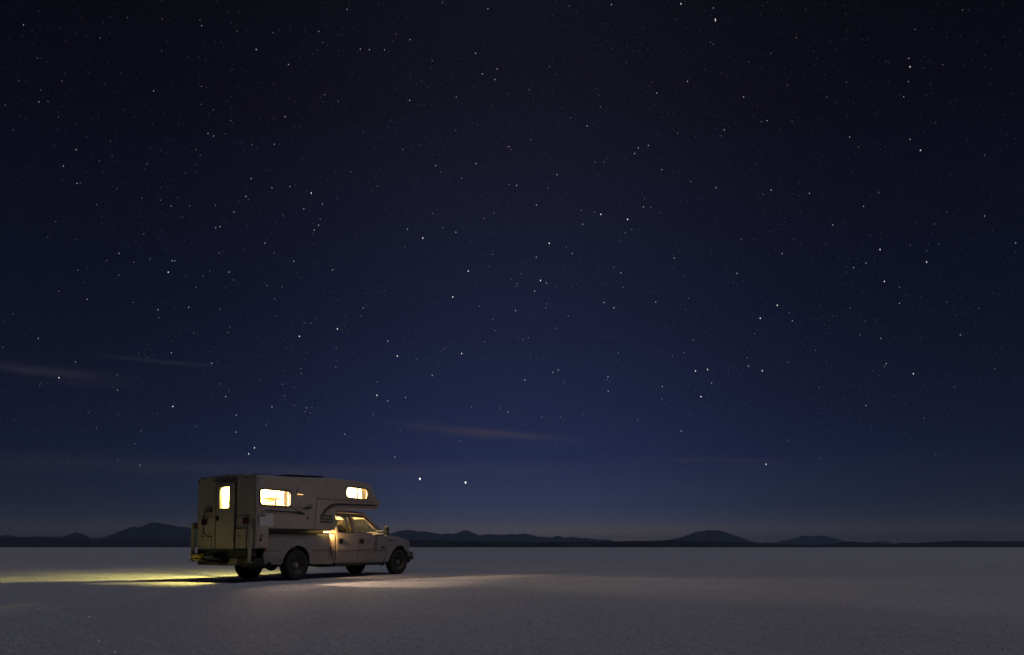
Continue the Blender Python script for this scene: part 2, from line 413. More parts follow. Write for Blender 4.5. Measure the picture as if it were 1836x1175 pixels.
mountain('mountain', [(-260, 967), (-140, 958), (-60, 963), (0, 960.5), (13, 959.4), (27, 962), (41, 963), (76, 962), (109, 963), (120, 960), (136, 954.5), (147, 957), (163, 964.8), (177, 964.8), (191, 962), (207, 955.8), (218, 951.7), (231, 946.3), (240, 945), (248, 945.7), (259, 942), (272, 936.8), (280, 936.8), (294, 939.5), (308, 942), (321, 944.4), (336, 945.7), (346, 949.6), (380, 957), (420, 962), (470, 967), (530, 972), (590, 980)], 34000, rock_near, .18)
mountain('mountain', [(1165, 979), (1194, 969), (1221, 964), (1240, 956.6), (1248, 953.6), (1265, 951.7), (1270, 950.4), (1277, 951.7), (1288, 950.4), (1300, 954.5), (1319, 960.5), (1336, 966.7), (1357, 973), (1380, 980)], 47000, rock_far, .12, .6)
mountain('mountain', [(1350, 980), (1363, 973.5), (1374, 972), (1390, 973.5), (1407, 968.6), (1426, 965.4), (1439, 960.5), (1450, 961.5), (1472, 960.5), (1483, 962), (1499, 966), (1518, 970.8), (1532, 973), (1559, 973.5), (1578, 969.7), (1592, 971.3), (1605, 975), (1630, 980)], 56000, rock_far, .10, .6)
mountain('hills', [(600, 974), (700, 968), (736, 968), (800, 969.5), (900, 971), (960, 972), (1101, 971), (1131, 970), (1160, 970.3), (1194, 969), (1240, 970), (1310, 971.6), (1349, 973.5), (1400, 975.7), (1464, 977.8), (1490, 975.5), (1505, 973), (1526, 971), (1562, 973.5), (1600, 975.7), (1619, 973), (1640, 974), (1663, 972.4), (1717, 969.7), (1772, 970.8), (1836, 970.8), (1920, 968), (2050, 972), (2200, 970)], 19000, rock_near, .2, .5)
mountain('hills', [(-300, 972), (-120, 966), (0, 963.5), (60, 964), (110, 966), (170, 968), (260, 969), (346, 970), (480, 971), (600, 974), (640, 978)], 21000, rock_near, .2, .4)

# ------------------------------------------------------------------ night haze over the flat
hm = bpy.data.materials.new('haze'); hm.use_nodes = True; t = NT(hm.node_tree); hm.node_tree.nodes.clear()
o_ = t.n('ShaderNodeOutputMaterial'); pv = t.n('ShaderNodeVolumePrincipled')
pv.inputs['Color'].default_value = (.50, .72, 1.0, 1); pv.inputs['Density'].default_value = 1.5e-5; pv.inputs['Anisotropy'].default_value = 0.0
hm.node_tree.links.new(pv.outputs[0], o_.inputs['Volume'])
bm = bmesh.new(); box(bm, (0, 0, 790), (206000, 206000, 1640)); hz = build('haze', bm, hm); hz['kind'] = 'stuff'; hz['label'] = 'thin blue night haze over the salt flat'; hz['category'] = 'haze'

# ------------------------------------------------------------------ stars
TL = {(0,0):"165,175,3 422,201,1 456,285,1 703,267,2 895,125,2 786,117,1 1138,135,2 1135,358,2 1293,75,1 1404,142,2 1417,182,3 1664,220,2 1552,297,1 1799,349,3 263,410,2 291,408,1 38,482,1 131,570,2 177,566,1 436,571,2 457,520,1 286,633,2 273,716,3 337,714,2 37,739,2 410,824,2 90,912,2 1079,639,3 1415,609,2 1414,733,2 1498,771,2 1620,848,2 1461,938,3 1500,957,3 1584,940,2 1377,1052,2 1406,1090,2 1772,1019,2 776,992,2 535,1053,3 788,1100,2 698,1131,2 1033,1153,2 446,1168,3 610,964,1 690,800,1 865,773,1 644,841,1 1194,984,1 1261,832,1 1398,398,1 1636,489,1 570,128,1 757,450,1 849,511,1 533,874,1",
(460,0):"0,349,3 115,231,2 224,454,3 636,67,3 437,222,3 464,299,2 336,209,1 729,345,3 792,350,3 899,352,3 977,239,2 1078,279,3 1234,427,2 1230,477,1 1077,551,1 965,482,1 1538,375,3 1585,520,3 1690,485,3 1674,560,3 1625,63,3 1304,20,2 855,28,1 478,666,2 573,713,2 269,713,1 200,820,3 125,1014,3 1075,706,3 1178,735,1 1404,681,2 1400,918,2 1028,1050,2 1258,1164,3 1541,1150,3 1771,1031,3 1786,1051,2 1158,1022,1 979,901,1 959,866,1 818,936,1 31,579,1 501,317,1 425,352,1 397,382,1 576,358,1 585,240,1 606,203,1 1443,413,1 1330,235,1 1054,118,1 320,1113,1",
(920,0):"393,44,2 489,15,1 690,33,3 1179,28,4 1407,57,3 1420,136,4 1421,146,4 1436,185,1 1385,297,2 1407,312,2 1311,210,1 1655,437,2 1348,490,1 1464,514,1 1225,573,3 1009,655,3 1619,681,3 613,751,2 402,828,2 520,886,3 1083,795,1 1058,827,1 1742,856,2 1784,848,3 1483,912,3 1462,956,2 1156,937,2 1306,938,1 950,1023,3 879,1039,3 854,1080,3 641,1137,2 575,1140,2 785,1107,1 965,1119,1 126,981,2 65,1100,1 112,631,2 277,411,1 256,469,2 305,522,1 692,340,1 1102,380,1 599,666,1 977,580,1 379,1127,1 1781,16,1 1475,875,1 1563,940,1 1707,1153,1",
(1376,0):"531,40,1 1371,70,2 1413,72,1 1653,37,1 1038,207,2 203,265,2 24,376,2 323,361,1 347,411,1 442,291,1 705,269,1 691,320,1 736,398,1 560,214,1 993,411,3 1001,470,4 991,573,3 1079,424,1 1090,481,1 1232,455,2 1258,262,1 1527,387,1 1777,392,1 140,600,2 555,579,2 417,683,2 957,681,3 1115,672,1 998,770,1 764,800,1 172,853,2 1182,862,2 1031,909,1 578,964,3 641,1035,2 1002,980,3 1075,1057,4 1525,1090,2 1465,1142,1 377,1009,1 1331,702,1 187,794,1 562,810,1 1448,863,1 1665,803,1",
(0,300):"541,114,3 565,112,2 821,150,2 997,218,2 679,263,2 775,271,1 1127,232,2 1202,274,3 1331,273,2 1514,267,2 1727,205,3 1745,228,2 1764,81,3 1643,316,3 1282,353,2 1515,425,3 1545,418,3 392,382,2 456,395,1 336,492,2 1010,468,2 1037,420,1 836,605,3 968,604,1 749,656,2 939,668,2 1053,647,2 1208,658,3 1228,658,3 1182,738,4 1473,728,2 1427,764,2 1608,737,3 1639,792,2 548,724,2 835,760,2 589,809,1 1375,843,2 804,836,1 613,928,3 935,950,2 414,871,2 1110,1002,3 1117,1056,2 1326,984,3 1544,999,2 90,1030,2 154,1041,1 1361,1163,2 1615,1124,2 1602,1160,2 1538,602,2 712,351,1 990,348,1 1738,414,1 1303,38,2 1018,15,1",
(460,300):"108,145,3 235,136,3 272,127,1 384,182,4 386,234,1 332,293,3 463,259,3 187,342,2 152,365,1 447,365,2 436,408,3 405,442,3 398,466,1 664,31,2 498,84,1 565,218,1 850,133,2 1296,37,2 1440,77,2 1773,122,2 1235,325,2 1597,360,2 1666,322,2 1060,435,3 1168,498,4 1307,424,2 1400,456,3 1773,345,1 59,533,3 124,603,2 261,661,3 533,721,3 426,697,1 72,833,2 57,815,1 179,842,2 127,924,2 1487,730,4 1442,779,1 1378,912,4 1564,977,2 1789,786,2 969,582,1 1040,559,2 1047,680,1 1656,612,2 1635,698,2 748,988,3 737,1044,2 765,964,1 134,1045,2 335,1095,2 382,1096,2 415,1067,1 568,1136,4 618,1115,1 245,1105,1 1675,1147,2 1660,1067,2 1075,1037,1 1181,713,1 640,650,1 1697,493,1 1657,470,1 520,877,1 573,931,1",
(920,300):"25,128,3 244,150,2 163,266,3 308,53,3 1045,17,3 1247,100,2 1424,144,3 1758,190,2 616,331,4 571,318,2 489,402,3 479,305,2 922,220,2 915,279,3 967,282,2 1028,319,2 804,367,4 833,438,2 785,461,2 254,535,4 204,463,1 373,561,2 163,632,3 416,605,3 463,642,1 57,677,1 59,748,2 707,702,2 757,742,3 773,843,2 1131,638,3 1573,746,3 1614,797,1 1601,506,2 1690,504,1 397,721,1 192,796,4 234,814,3 30,817,2 20,834,2 151,871,3 59,917,1 445,817,1 638,951,3 1002,947,3 707,988,3 1231,921,2 229,988,2 237,960,2 17,1008,3 341,1019,1 389,1047,2 142,1065,1 297,1130,2 1736,1061,4 1697,1168,2 1177,240,1 1499,690,1 1303,229,1 591,175,1",
(1376,300):"26,161,3 295,183,3 223,101,1 675,275,3 783,181,2 458,405,3 586,135,1 1262,313,2 1525,343,3 1174,398,2 1744,532,3 791,579,4 801,504,1 1004,548,2 1201,540,2 1132,537,1 1118,588,2 1118,667,4 102,607,3 692,674,3 606,705,3 821,803,4 927,845,2 927,956,3 1260,947,2 557,700,1 1336,648,1 737,778,1 69,970,4 152,1022,2 175,1080,3 368,968,1 582,989,2 458,1045,1 430,1076,1 686,1083,2 1486,993,2 1580,441,1 1425,505,1 1740,595,1 1324,1037,1 188,507,1 1046,22,1",
(0,600):"269,27,3 19,90,2 530,192,3 434,209,1 415,118,1 1204,129,3 1037,164,1 1488,203,3 1524,180,1 95,254,1 414,304,4 290,342,1 279,359,2 822,284,2 826,390,3 1428,277,1 1545,347,2 1608,394,2 1585,437,3 1297,391,1 1214,505,4 620,548,2 830,561,2 1660,568,3 1657,685,3 1787,796,4 1747,839,4 678,653,2 990,678,2 1050,604,1 1375,647,2 948,767,2 983,918,3 829,884,2 277,854,1 479,875,1 360,668,1 674,933,1 849,471,1",
(460,600):"301,13,4 921,47,3 989,152,4 1126,171,2 1441,134,4 1318,100,2 1337,83,1 1602,50,2 1234,288,3 1454,278,1 846,427,4 844,335,2 921,467,3 1046,442,3 821,561,2 108,508,3 67,636,2 619,701,3 184,349,2 198,430,2 311,241,2 315,274,2 560,92,2 556,228,2 652,277,1 1510,511,2 1711,517,2 1768,545,3 960,616,1 1009,675,2 1427,746,2 1536,736,1 971,860,3 1147,1014,5 1468,1040,5 1513,1144,2 513,838,1 448,768,1 1294,808,1 268,498,2 344,462,1 343,515,1 352,512,2 354,520,2 389,511,2 380,552,2 413,553,1 343,541,2 331,518,1",
(920,600):"69,36,2 107,24,2 204,27,1 110,103,1 279,266,3 318,249,3 252,222,1 82,320,3 354,338,2 666,295,3 660,315,2 678,330,1 668,399,3 1048,367,3 1045,454,2 1281,256,4 1366,246,4 1394,340,3 1320,437,4 1201,127,2 1118,154,2 1260,40,2 1652,222,3 1644,163,2 1750,255,4 1484,299,1 1516,276,1 1397,113,1 739,130,2 462,141,1 771,222,1 495,560,2 876,602,2 331,579,2 202,579,2 37,536,1 66,632,1 1180,678,3 1544,545,1 1543,622,1 1371,709,1 1060,792,1 1250,787,1 295,783,2 612,838,1 1777,912,4 1121,1161,2 349,1070,1 254,918,1 215,449,1",
(1376,600):"797,28,3 652,4,2 1355,3,3 338,111,2 144,194,2 835,205,3 821,225,2 1025,276,4 741,256,1 980,50,1 1470,102,1 1611,133,1 1597,241,2 1314,368,2 1291,282,1 364,372,2 586,348,1 692,498,3 968,483,1 1102,587,2 376,605,1 263,718,1 142,743,2 363,868,2 154,866,1 1180,844,2 768,966,1 1058,1043,1 1489,932,1 676,1119,2"}
stars = []
for (ox, oy), s in TL.items():
    for q in s.split():
        a, b_, m_ = map(int, q.split(',')); d = pix_dir(ox + a * .25527, oy + b_ * .25527).normalized(); stars.append((d, m_))
for i in range(24000):                       # faint stars, spread evenly over the whole sky
    z = rng.random() * .97 + .02; a = rng.random() * 2 * math.pi; h = math.sqrt(1 - z * z)
    stars.append((Vector((h * math.sin(a), h * math.cos(a), z)), 0.45 * rng.random() ** 1.5 + .1))
SD = 240000.0; V = []; Fc = []; Cc = []
oct_v = [(1, 0, 0), (-1, 0, 0), (0, 1, 0), (0, -1, 0), (0, 0, 1), (0, 0, -1)]
oct_f = [(0, 2, 4), (2, 1, 4), (1, 3, 4), (3, 0, 4), (2, 0, 5), (1, 2, 5), (3, 1, 5), (0, 3, 5)]
tints = [(1, 1, 1), (.78, .86, 1), (.85, .92, 1), (1, .95, .88), (.9, .95, 1), (.66, .74, 1), (1, 1, 1), (1, .86, .72), (.8, .88, 1)]
for d, m_ in stars:
    if m_ >= 1: px = {1: 1.25, 2: 1.45, 3: 1.7, 4: 2.1, 5: 3.0}[m_]; e = {1: .09, 2: .21, 3: .43, 4: .9, 5: 1.9}[m_]
    else: px = 1.3; e = .028 + m_ * .14
    cosax = max(.3, d.y); rad = px / 2 / F * SD / max(.5, 1 / cosax) * 1.25
    k = len(V); P = d * SD
    for v in oct_v: V.append((P.x + v[0] * rad * .85, P.y + v[1] * rad * .85, P.z + v[2] * rad * 1.2))
    Fc += [tuple(k + j for j in f) for f in oct_f]
    tint = tints[rng.integers(len(tints))] if m_ < 4 else (1, 1, 1)
    if m_ < 1: tint = (tint[0] * .72, tint[1] * .82, 1.0)
    Cc += [(tint[0] * e / 5, tint[1] * e / 5, tint[2] * e / 5, 1)] * 6
me = bpy.data.meshes.new('stars'); me.from_pydata(V, [], Fc)
at = me.color_attributes.new('starlight', 'FLOAT_COLOR', 'POINT')
at.data.foreach_set('color', np.array(Cc, 'f').ravel())
sm = bpy.data.materials.new('starlight'); sm.use_nodes = True; t = NT(sm.node_tree); sm.node_tree.nodes.clear()
o_ = t.n('ShaderNodeOutputMaterial'); em = t.n('ShaderNodeEmission'); va = t.n('ShaderNodeVertexColor', layer_name='starlight')
sm.node_tree.links.new(va.outputs[0], em.inputs[0]); em.inputs[1].default_value = 5.0; sm.node_tree.links.new(em.outputs[0], o_.inputs[0])
sm.cycles.emission_sampling = 'NONE'
so = link('stars', me, None, sm); so['kind'] = 'stuff'; so['label'] = 'white stars filling the dark blue night sky'; so['category'] = 'stars'

# ------------------------------------------------------------------ pickup truck
RZ = math.pi / 2 - TR_YAW
truck = empty('pickup_truck', (VX, VY, 0), RZ, label='white crew cab pickup truck carrying the camper, cab lit from inside', cat='pickup truck')
RA, FA, RT = 0.0, 4.379, .405
def ysurf(x, z):                           # half width of the lower body
    y = 1.012
    if z < .95: y -= .075 * ((.95 - z) / .5) ** 2
    if z > 1.08: y -= .10 * ((z - 1.08) / .22) ** 2 if x > 3.66 else .035 * ((z - 1.08) / .2) ** 2
    if x > 4.7: y -= .26 * ((x - 4.7) / .5) ** 2
    if x < -.6: y -= .03 * ((-.6 - x) / .5) ** 2
    for cx in (-.03, FA - .02):
        rr = math.hypot(x - cx, z - .45)
        if z > .35: y += .028 * math.exp(-((rr - .50) / .07) ** 2)
    return y
def ycab(x, z):
    return ysurf(x, z) if z < 1.25 else 1.012 - .035 * ((1.25 - 1.08) / .2) ** 2 - .27 * (z - 1.25)
ZS = frange(.40, 1.30, .055)
for sd in (-1, 1):
    # cargo bed side
    poly = [(-1.10, .46), (-.55, .42)] + arc(-.03, .45, .475, 178, 2, 18) + [(.52, .42), (1.385, .40), (1.385, 1.245), (.2, 1.235), (-1.06, 1.215), (-1.10, 1.16)]
    bm = panel_bm(poly, ysurf, .045, sd, ZS, frange(-.9, 1.3, .12)); bs = build('bed_side', bm, M['paint'], truck, 30)
    bm = bmesh.new(); prism(bm, [(-1.08, 1.222), (.2, 1.241), (1.385, 1.251), (1.385, 1.275), (.2, 1.265), (-1.08, 1.246)], sd * .86, sd * .985)
    build('bed_rail', bm, M['black'], truck)
    bm = panel_bm([(-1.115, .78), (-1.06, .78), (-1.04, 1.12), (-1.115, 1.14)], lambda x, z: ysurf(x, z) + .012, .05, sd); tl = build('tail_lamp', bm, M['red'], truck)
    # crew cab doors: panel with window opening, handle, glass
    w1 = [(1.535, 1.30), (2.205, 1.30), (2.09, 1.80), (1.545, 1.80)]
    w2 = [(2.345, 1.315), (2.90, 1.30), (3.08, 1.255), (3.48, 1.25), (3.50, 1.28), (2.80, 1.80), (2.25, 1.80)]
    d1 = [(1.45, .42), (2.35, .40), (2.355, 1.25), (2.20, 1.88), (1.45, 1.88)]
    d2 = [(2.365, .40), (3.62, .40), (3.66, .62), (3.66, 1.27), (2.86, 1.86), (2.765, 1.88), (2.21, 1.88), (2.365, 1.25)]
    for dpoly, wpoly, hx, nm in ((d1, w1, 1.60, 'rear_door'), (d2, w2, 2.505, 'front_door')):
        bm = panel_bm(dpoly, ycab, .05, sd, ZS + [1.4, 1.55, 1.7], [hx + .3])
        bm = boolean(bm, [lambda cb, wp=wpoly: prism(cb, wp, sd * .55, sd * 1.3)])
        d_ = build(nm, bm, M['paint'], truck, 30)
        bm = bmesh.new(); y = ycab(hx, 1.06) * sd
        box(bm, (hx, y + sd * .004, 1.06), (.19, .014, .15)); box(bm, (hx - .02, y + sd * .022, 1.09), (.16, .02, .045))
        build('door_handle', bm, M['black'], d_, bevel=.006)
        # rubber seal round the glass, and the pane
        bm = bmesh.new()
        ins = offset(wpoly, .022)
        n = len(wpoly); yo = lambda p, e: sd * (ycab(*p) + e)
        O = [bm.verts.new((p[0], yo(p, .004), p[1])) for p in wpoly]; I = [bm.verts.new((p[0], yo(p, -.012), p[1])) for p in ins]
        for i in range(n): bm.faces.new((O[i], O[(i + 1) % n], I[(i + 1) % n], I[i]))
        bmesh.ops.solidify(bm, geom=bm.faces[:], thickness=.006); build('window_seal', bm, M['darkframe'], d_)
        bm = panel_bm(ins, lambda x, z: ycab(x, z) - .022, .004, sd); build('window_glass', bm, M['cabglass'], d_)
    bm = bmesh.new(); tube(bm, [(1.44, sd * .84, 1.92), (2.2, sd * .815, 1.93), (2.76, sd * .82, 1.905), (2.90, sd * .85, 1.83)], .028)
    build('roof_rail', bm, M['paint'], truck)
    bm = bmesh.new(); tube(bm, [(2.80, sd * .80, 1.885), (3.2, sd * .86, 1.63), (3.55, sd * .915, 1.385), (3.70, sd * .93, 1.28)], .04, 10); build('windscreen_pillar', bm, M['paint'], truck)
    # front wing
    poly = [(3.672, .40), (3.86, .42)] + arc(FA - .02, .45, .49, 178, 4, 18) + [(5.0, .50), (5.20, .70), (5.20, .84), (5.03, .86), (5.0, 1.06), (4.6, 1.17), (4.1, 1.245), (3.672, 1.29)]
    bm = panel_bm(poly, ysurf, .04, sd, frange(.45, 1.28, .05), frange(3.8, 5.2, .1)); wing = build('front_wing', bm, M['paint'], truck, 30)
    bm = bmesh.new()
    for i, cx in enumerate((3.83, 3.88, 3.93)): box(bm, (cx, sd * (ysurf(cx, 1.10) + .003), 1.10), (.034, .008, .04))
    box(bm, (3.80, sd * (ysurf(3.8, 1.10) + .003), 1.098), (.012, .008, .014)); build('model_badge', bm, M['black'], wing)
    bm = bmesh.new(); y = sd * (ycab(3.50, .87) + .002)
    prism(bm, [(3.44, .885), (3.50, .895), (3.53, .93), (3.56, .93), (3.57, .885)], y, y + sd * .005); box(bm, (3.50, y, .86), (.20, .008, .016)); box(bm, (3.58, y, .90), (.03, .008, .03)); build('engine_badge', bm, M['black'], truck)
    # head lamp
    bm = panel_bm([(5.04, .87), (5.22, .86), (5.20, 1.02), (5.04, 1.05)], lambda x, z: ysurf(x, z) + .0, .22, sd); build('headlight', bm, M['clear'], truck, bevel=.01)
    # tow mirror: arm, head, glass
    bm = bmesh.new(); box(bm, (3.25, sd * 1.13, 1.30), (.07, .34, .035)); box(bm, (3.25, sd * 1.12, 1.385), (.06, .32, .03)); mir = build('wing_mirror', bm, M['black'], truck, bevel=.006)
    bm = bmesh.new(); box(bm, (3.27, sd * 1.335, 1.385), (.10, .17, .30)); build('mirror_housing', bm, M['black'], mir, bevel=.03)
    bm = bmesh.new(); box(bm, (3.214, sd * 1.335, 1.40), (.008, .125, .24), Matrix.Rotation(sd * R(-5), 3, 'Z').to_euler()); build('mirror_glass', bm, M['solar'], mir)
    for xa, xb, fn in ((-1.05, -.56, ysurf), (.52, 1.37, ysurf), (1.47, 2.34, ycab), (2.38, 3.65, ycab)):
        bm = panel_bm([(xa, .775), (xb, .775), (xb, .805), (xa, .805)], lambda x, z, f=fn: f(x, z) + .009, .014, sd, (), frange(xa + .1, xb, .15)); build('side_moulding', bm, M['stripe2'], truck)
    # sill / step
    bm = bmesh.new(); box(bm, (2.52, sd * .93, .365), (2.2, .12, .07)); build('sill', bm, M['frame'], truck, bevel=.015)
# roof, back wall, bonnet, windscreen as curved sheets
def sheet(name, fn, us, vs_, mat, parent, thick=.02):
    bm = bmesh.new(); g = [[bm.verts.new(fn(u, v)) for v in vs_] for u in us]
    for i in range(len(us) - 1):
        for j in range(len(vs_) - 1): bm.faces.new((g[i][j], g[i + 1][j], g[i + 1][j + 1], g[i][j + 1]))
    bmesh.ops.recalc_face_normals(bm, faces=bm.faces[:])
    if thick: bmesh.ops.solidify(bm, geom=bm.faces[:], thickness=thick)
    return build(name, bm, mat, parent, 50)
YS = [-1, -.9, -.75, -.5, -.25, 0, .25, .5, .75, .9, 1]
def roof_z(x): return float(np.interp(x, [1.42, 1.5, 1.9, 2.3, 2.7, 2.85], [1.90, 1.935, 1.955, 1.96, 1.935, 1.895]))
roof = sheet('cab_roof', lambda x, s: (x, s * .81, roof_z(x) + .035 * (1 - s * s) - .02 * abs(s) ** 8), [1.42, 1.5, 1.7, 1.9, 2.1, 2.3, 2.5, 2.7, 2.85], YS, M['paint'], truck)
for i in range(5):
    bm = bmesh.new(); box(bm, (2.72, (i - 2) * .26, 1.975), (.09, .07, .03)); build('roof_marker_lamp', bm, M['amber'], roof, bevel=.01)
sheet('bonnet', lambda x, s: (x, s * (.90 - .12 * max(0, (x - 4.6) / .5) ** 2), float(np.interp(x, [3.68, 4.1, 4.5, 4.9, 5.10, 5.16], [1.30, 1.262, 1.20, 1.12, 1.07, .99])) + .055 * (1 - abs(s) ** 3) + .02 * math.exp(-((abs(s) - .55) / .1) ** 2)), frange(3.68, 5.0, .12) + [5.10, 5.16], YS, M['paint'], truck, .015)
sheet('windscreen', lambda tt, s: (3.70 - .86 * tt + .10 * (1 - s * s), s * (.90 - .11 * tt), 1.30 + .585 * tt), [0, .25, .5, .75, 1], YS, M['cabglass'], truck, .004)
sheet('cowl', lambda tt, s: (3.62 + .12 * tt + .10 * (1 - s * s), s * .93, 1.285 + .01 * tt), [0, 1], YS, M['black'], truck, .01)
bm = bmesh.new(); prismx(bm, [(-.93, .45), (.93, .45), (.95, 1.25), (.80, 1.88), (-.80, 1.88), (-.95, 1.25)], 1.415, 1.45)
bm = boolean(bm, [lambda cb: prismx(cb, rrect(-.62, 1.40, .62, 1.76, .06), 1.3, 1.6)]); build('cab_back_wall', bm, M['paint'], truck)
bm = bmesh.new(); prismx(bm, rrect(-.62, 1.40, .62, 1.76, .06), 1.43, 1.434); build('back_window', bm, M['cabglass'], truck)
# nose
bm = bmesh.new(); prismx(bm, rrect(-.60, .76, .60, 1.03, .05), 5.16, 5.23); gr = build('grille', bm, M['chrome'], truck, bevel=.01)
bm = bmesh.new()
for z in (.82, .89, .96): box(bm, (5.235, 0, z), (.012, 1.06, .035))
build('grille_slot', bm, M['black'], gr)
sheet('front_bumper', lambda z, s: (5.40 - .24 * abs(s) ** 2.6 - .06 * ((z - .60) / .15) ** 2, s * .985, z), [.46, .52, .60, .68, .74], [-1, -.93, -.8, -.6, -.3, 0, .3, .6, .8, .93, 1], M['chrome'], truck, .03)
bm = bmesh.new(); box(bm, (5.18, 0, .42), (.12, 1.6, .12)); build('front_valance', bm, M['black'], truck, bevel=.03)
bm = bmesh.new(); cyl(bm, (3.76, -.94, 1.25), (3.74, -.95, 1.32), .012, .006, 8); cyl(bm, (3.74, -.95, 1.32), (3.62, -.96, 1.78), .004, .002, 6); build('aerial', bm, M['black'], truck)
# bed: floor, tailgate-less rear, bumper
bm = bmesh.new(); box(bm, (.15, 0, .74), (2.48, 1.66, .05)); build('bed_floor', bm, M['frame'], truck)
bm = bmesh.new(); box(bm, (1.36, 0, 1.0), (.04, 1.80, .48)); build('bed_bulkhead', bm, M['paint'], truck)
bm = bmesh.new(); prismx(bm, [(-1.04, .50), (-1.0, .42), (1.02, .42), (1.06, .48), (1.06, .56), (1.02, .61), (-1.0, .61), (-1.04, .58)], -1.48, -1.14); rb = build('rear_bumper', bm, M['frame'], truck, bevel=.02)
bm = bmesh.new(); box(bm, (-1.485, -.3, .53), (.01, .32, .16)); build('number_plate', bm, M['stripe2'], rb, bevel=.004)
# chassis
for sd in (-1, 1):
    bm = bmesh.new(); box(bm, (1.9, sd * .46, .56), (6.1, .08, .17)); build('chassis_rail', bm, M['frame'], truck)
bm = bmesh.new(); cyl(bm, (0, -.8, .405), (0, .8, .405), .055); bmesh.ops.create_uvsphere(bm, u_segments=16, v_segments=10, radius=.17, matrix=Matrix.Translation((0, 0, .405)))
build('rear_axle', bm, M['frame'], truck)
bm = bmesh.new(); cyl(bm, (FA, -.8, .405), (FA, .8, .405), .05); bmesh.ops.create_uvsphere(bm, u_segments=16, v_segments=10, radius=.14, matrix=Matrix.Translation((FA, -.25, .405))); build('front_axle', bm, M['frame'], truck)
bm = bmesh.new(); box(bm, (1.35, .15, .44), (1.1, .5, .24)); build('fuel_tank', bm, M['frame'], truck, bevel=.04)
bm = bmesh.new(); box(bm, (3.2, 0, .42), (.9, .4, .26)); box(bm, (2.7, -.1, .36), (.4, .5, .14)); build('gearbox', bm, M['frame'], truck, bevel=.05)
bm = bmesh.new(); tube(bm, [(3.0, -.55, .36), (1.2, -.6, .35), (.6, -.62, .42), (-.3, -.6, .56), (-.75, -.82, .50), (-.95, -.98, .44)], .045, 10); build('exhaust_pipe', bm, M['frame'], truck)
bm = bmesh.new(); cyl(bm, (.0, 0, .40), (3.0, 0, .44), .04); build('drive_shaft', bm, M['frame'], truck)
# spare wheel slung flat under the bed
bm = bmesh.new(); lathe_y(bm, [(.20, -.10), (.33, -.125), (.375, -.11), (.395, -.06), (.395, .06), (.375, .11), (.33, .125), (.20, .10)], (0, 0, 0), 32)
bmesh.ops.transform(bm, matrix=Matrix.Translation((-.70, -.25, .46)) @ Matrix.Rotation(R(90), 4, 'X'), verts=bm.verts[:]); build('spare_wheel', bm, M['rubber'], truck)
# wheels
def make_wheel(x, y, steer=0.0):
    s = -1 if y < 0 else 1
    wh = empty('wheel', (x, y, RT), parent=truck); wh.rotation_euler = (0, 0, steer)
    bm = bmesh.new()
    lathe_y(bm, [(.215, -.105), (.25, -.128), (.33, -.136), (.375, -.125), (.395, -.10), (.397, -.03), (.39, -.025), (.39, .025), (.397, .03), (.395, .10), (.375, .125), (.33, .136), (.25, .128), (.215, .105)], (0, 0, 0), 44)
    for k in range(34):
        a = 2 * math.pi * k / 34
        for yy, da in ((-.085, 0), (-.04, .06), (.01, 0), (.05, .06), (.092, 0)):
            c_ = Vector((.397 * math.cos(a + da), yy, .397 * math.sin(a + da)))
            box(bm, c_, (.016, .036, .047), Matrix.Rotation(-(a + da), 3, 'Y').to_euler())
    build('tyre', bm, M['rubber'], wh, 40)
    bm = bmesh.new()
    prof = [(.02, .035), (.10, .035), (.125, .005), (.165, .0), (.185, .055), (.205, .10), (.228, .125), (.228, .112), (.205, -.10), (.15, -.06), (.02, -.03)]
    lathe_y(bm, [(r, s * yy) for r, yy in prof], (0, 0, 0), 32)
    rim = build('rim', bm, M['steel'], wh, 40)
    bm = bmesh.new(); cyl(bm, (0, s * .03, 0), (0, s * .085, 0), .055, .045, 16)
    for k in range(8):
        a = 2 * math.pi * k / 8; cyl(bm, (.082 * math.cos(a), s * .03, .082 * math.sin(a)), (.082 * math.cos(a), s * .052, .082 * math.sin(a)), .012, None, 6)
    build('hub', bm, M['chrome'], wh)
make_wheel(RA, -.87); make_wheel(RA, .87); make_wheel(FA, -.87, R(-4)); make_wheel(FA, .87, R(-4))
for sd in (-1, 1):
    for cx in (-.03, FA - .02):
        bm = bmesh.new(); pts = arc(cx, .45, .50, 180, 0, 16); pin = arc(cx, .45, .485, 180, 0, 16)
        prism(bm, pts + pin[::-1], sd * .55, sd * .955); build('wheel_arch_liner', bm, M['black'], truck)
# cab interior
bm = bmesh.new(); prism(bm, [(3.10, 1.02), (3.42, .96), (3.66, 1.0), (3.72, 1.27), (3.45, 1.31), (3.22, 1.26)], -.90, .90); build('dashboard', bm, M['trim'], truck, bevel=.02)
bm = bmesh.new(); box(bm, (2.5, 0, .62), (2.1, 1.8, .05)); build('cab_floor', bm, M['trim'], truck)
bm = bmesh.new(); box(bm, (2.15, 0, 1.885), (1.35, 1.5, .015)); build('headliner', bm, M['trim'], truck)
for y in (-.45, .45):
    bm = bmesh.new(); prism(bm, [(2.42, .86), (2.95, .90), (2.97, 1.0), (2.52, 1.0), (2.34, 1.50), (2.22, 1.52), (2.36, .95)], y - .25, y + .25); se = build('front_seat', bm, M['seat'], truck, bevel=.04)
    bm = bmesh.new(); box(bm, (2.25, y, 1.62), (.10, .28, .18)); build('head_restraint', bm, M['seat'], se, bevel=.04)
bm = bmesh.new(); prism(bm, [(1.60, .86), (2.12, .90), (2.12, 1.0), (1.72, 1.0), (1.60, 1.46), (1.50, 1.46), (1.50, .95)], -.78, .78); build('rear_seat', bm, M['seat'], truck, bevel=.04)
bm = bmesh.new(); bmesh.ops.create_icosphere(bm, subdivisions=3, radius=1)
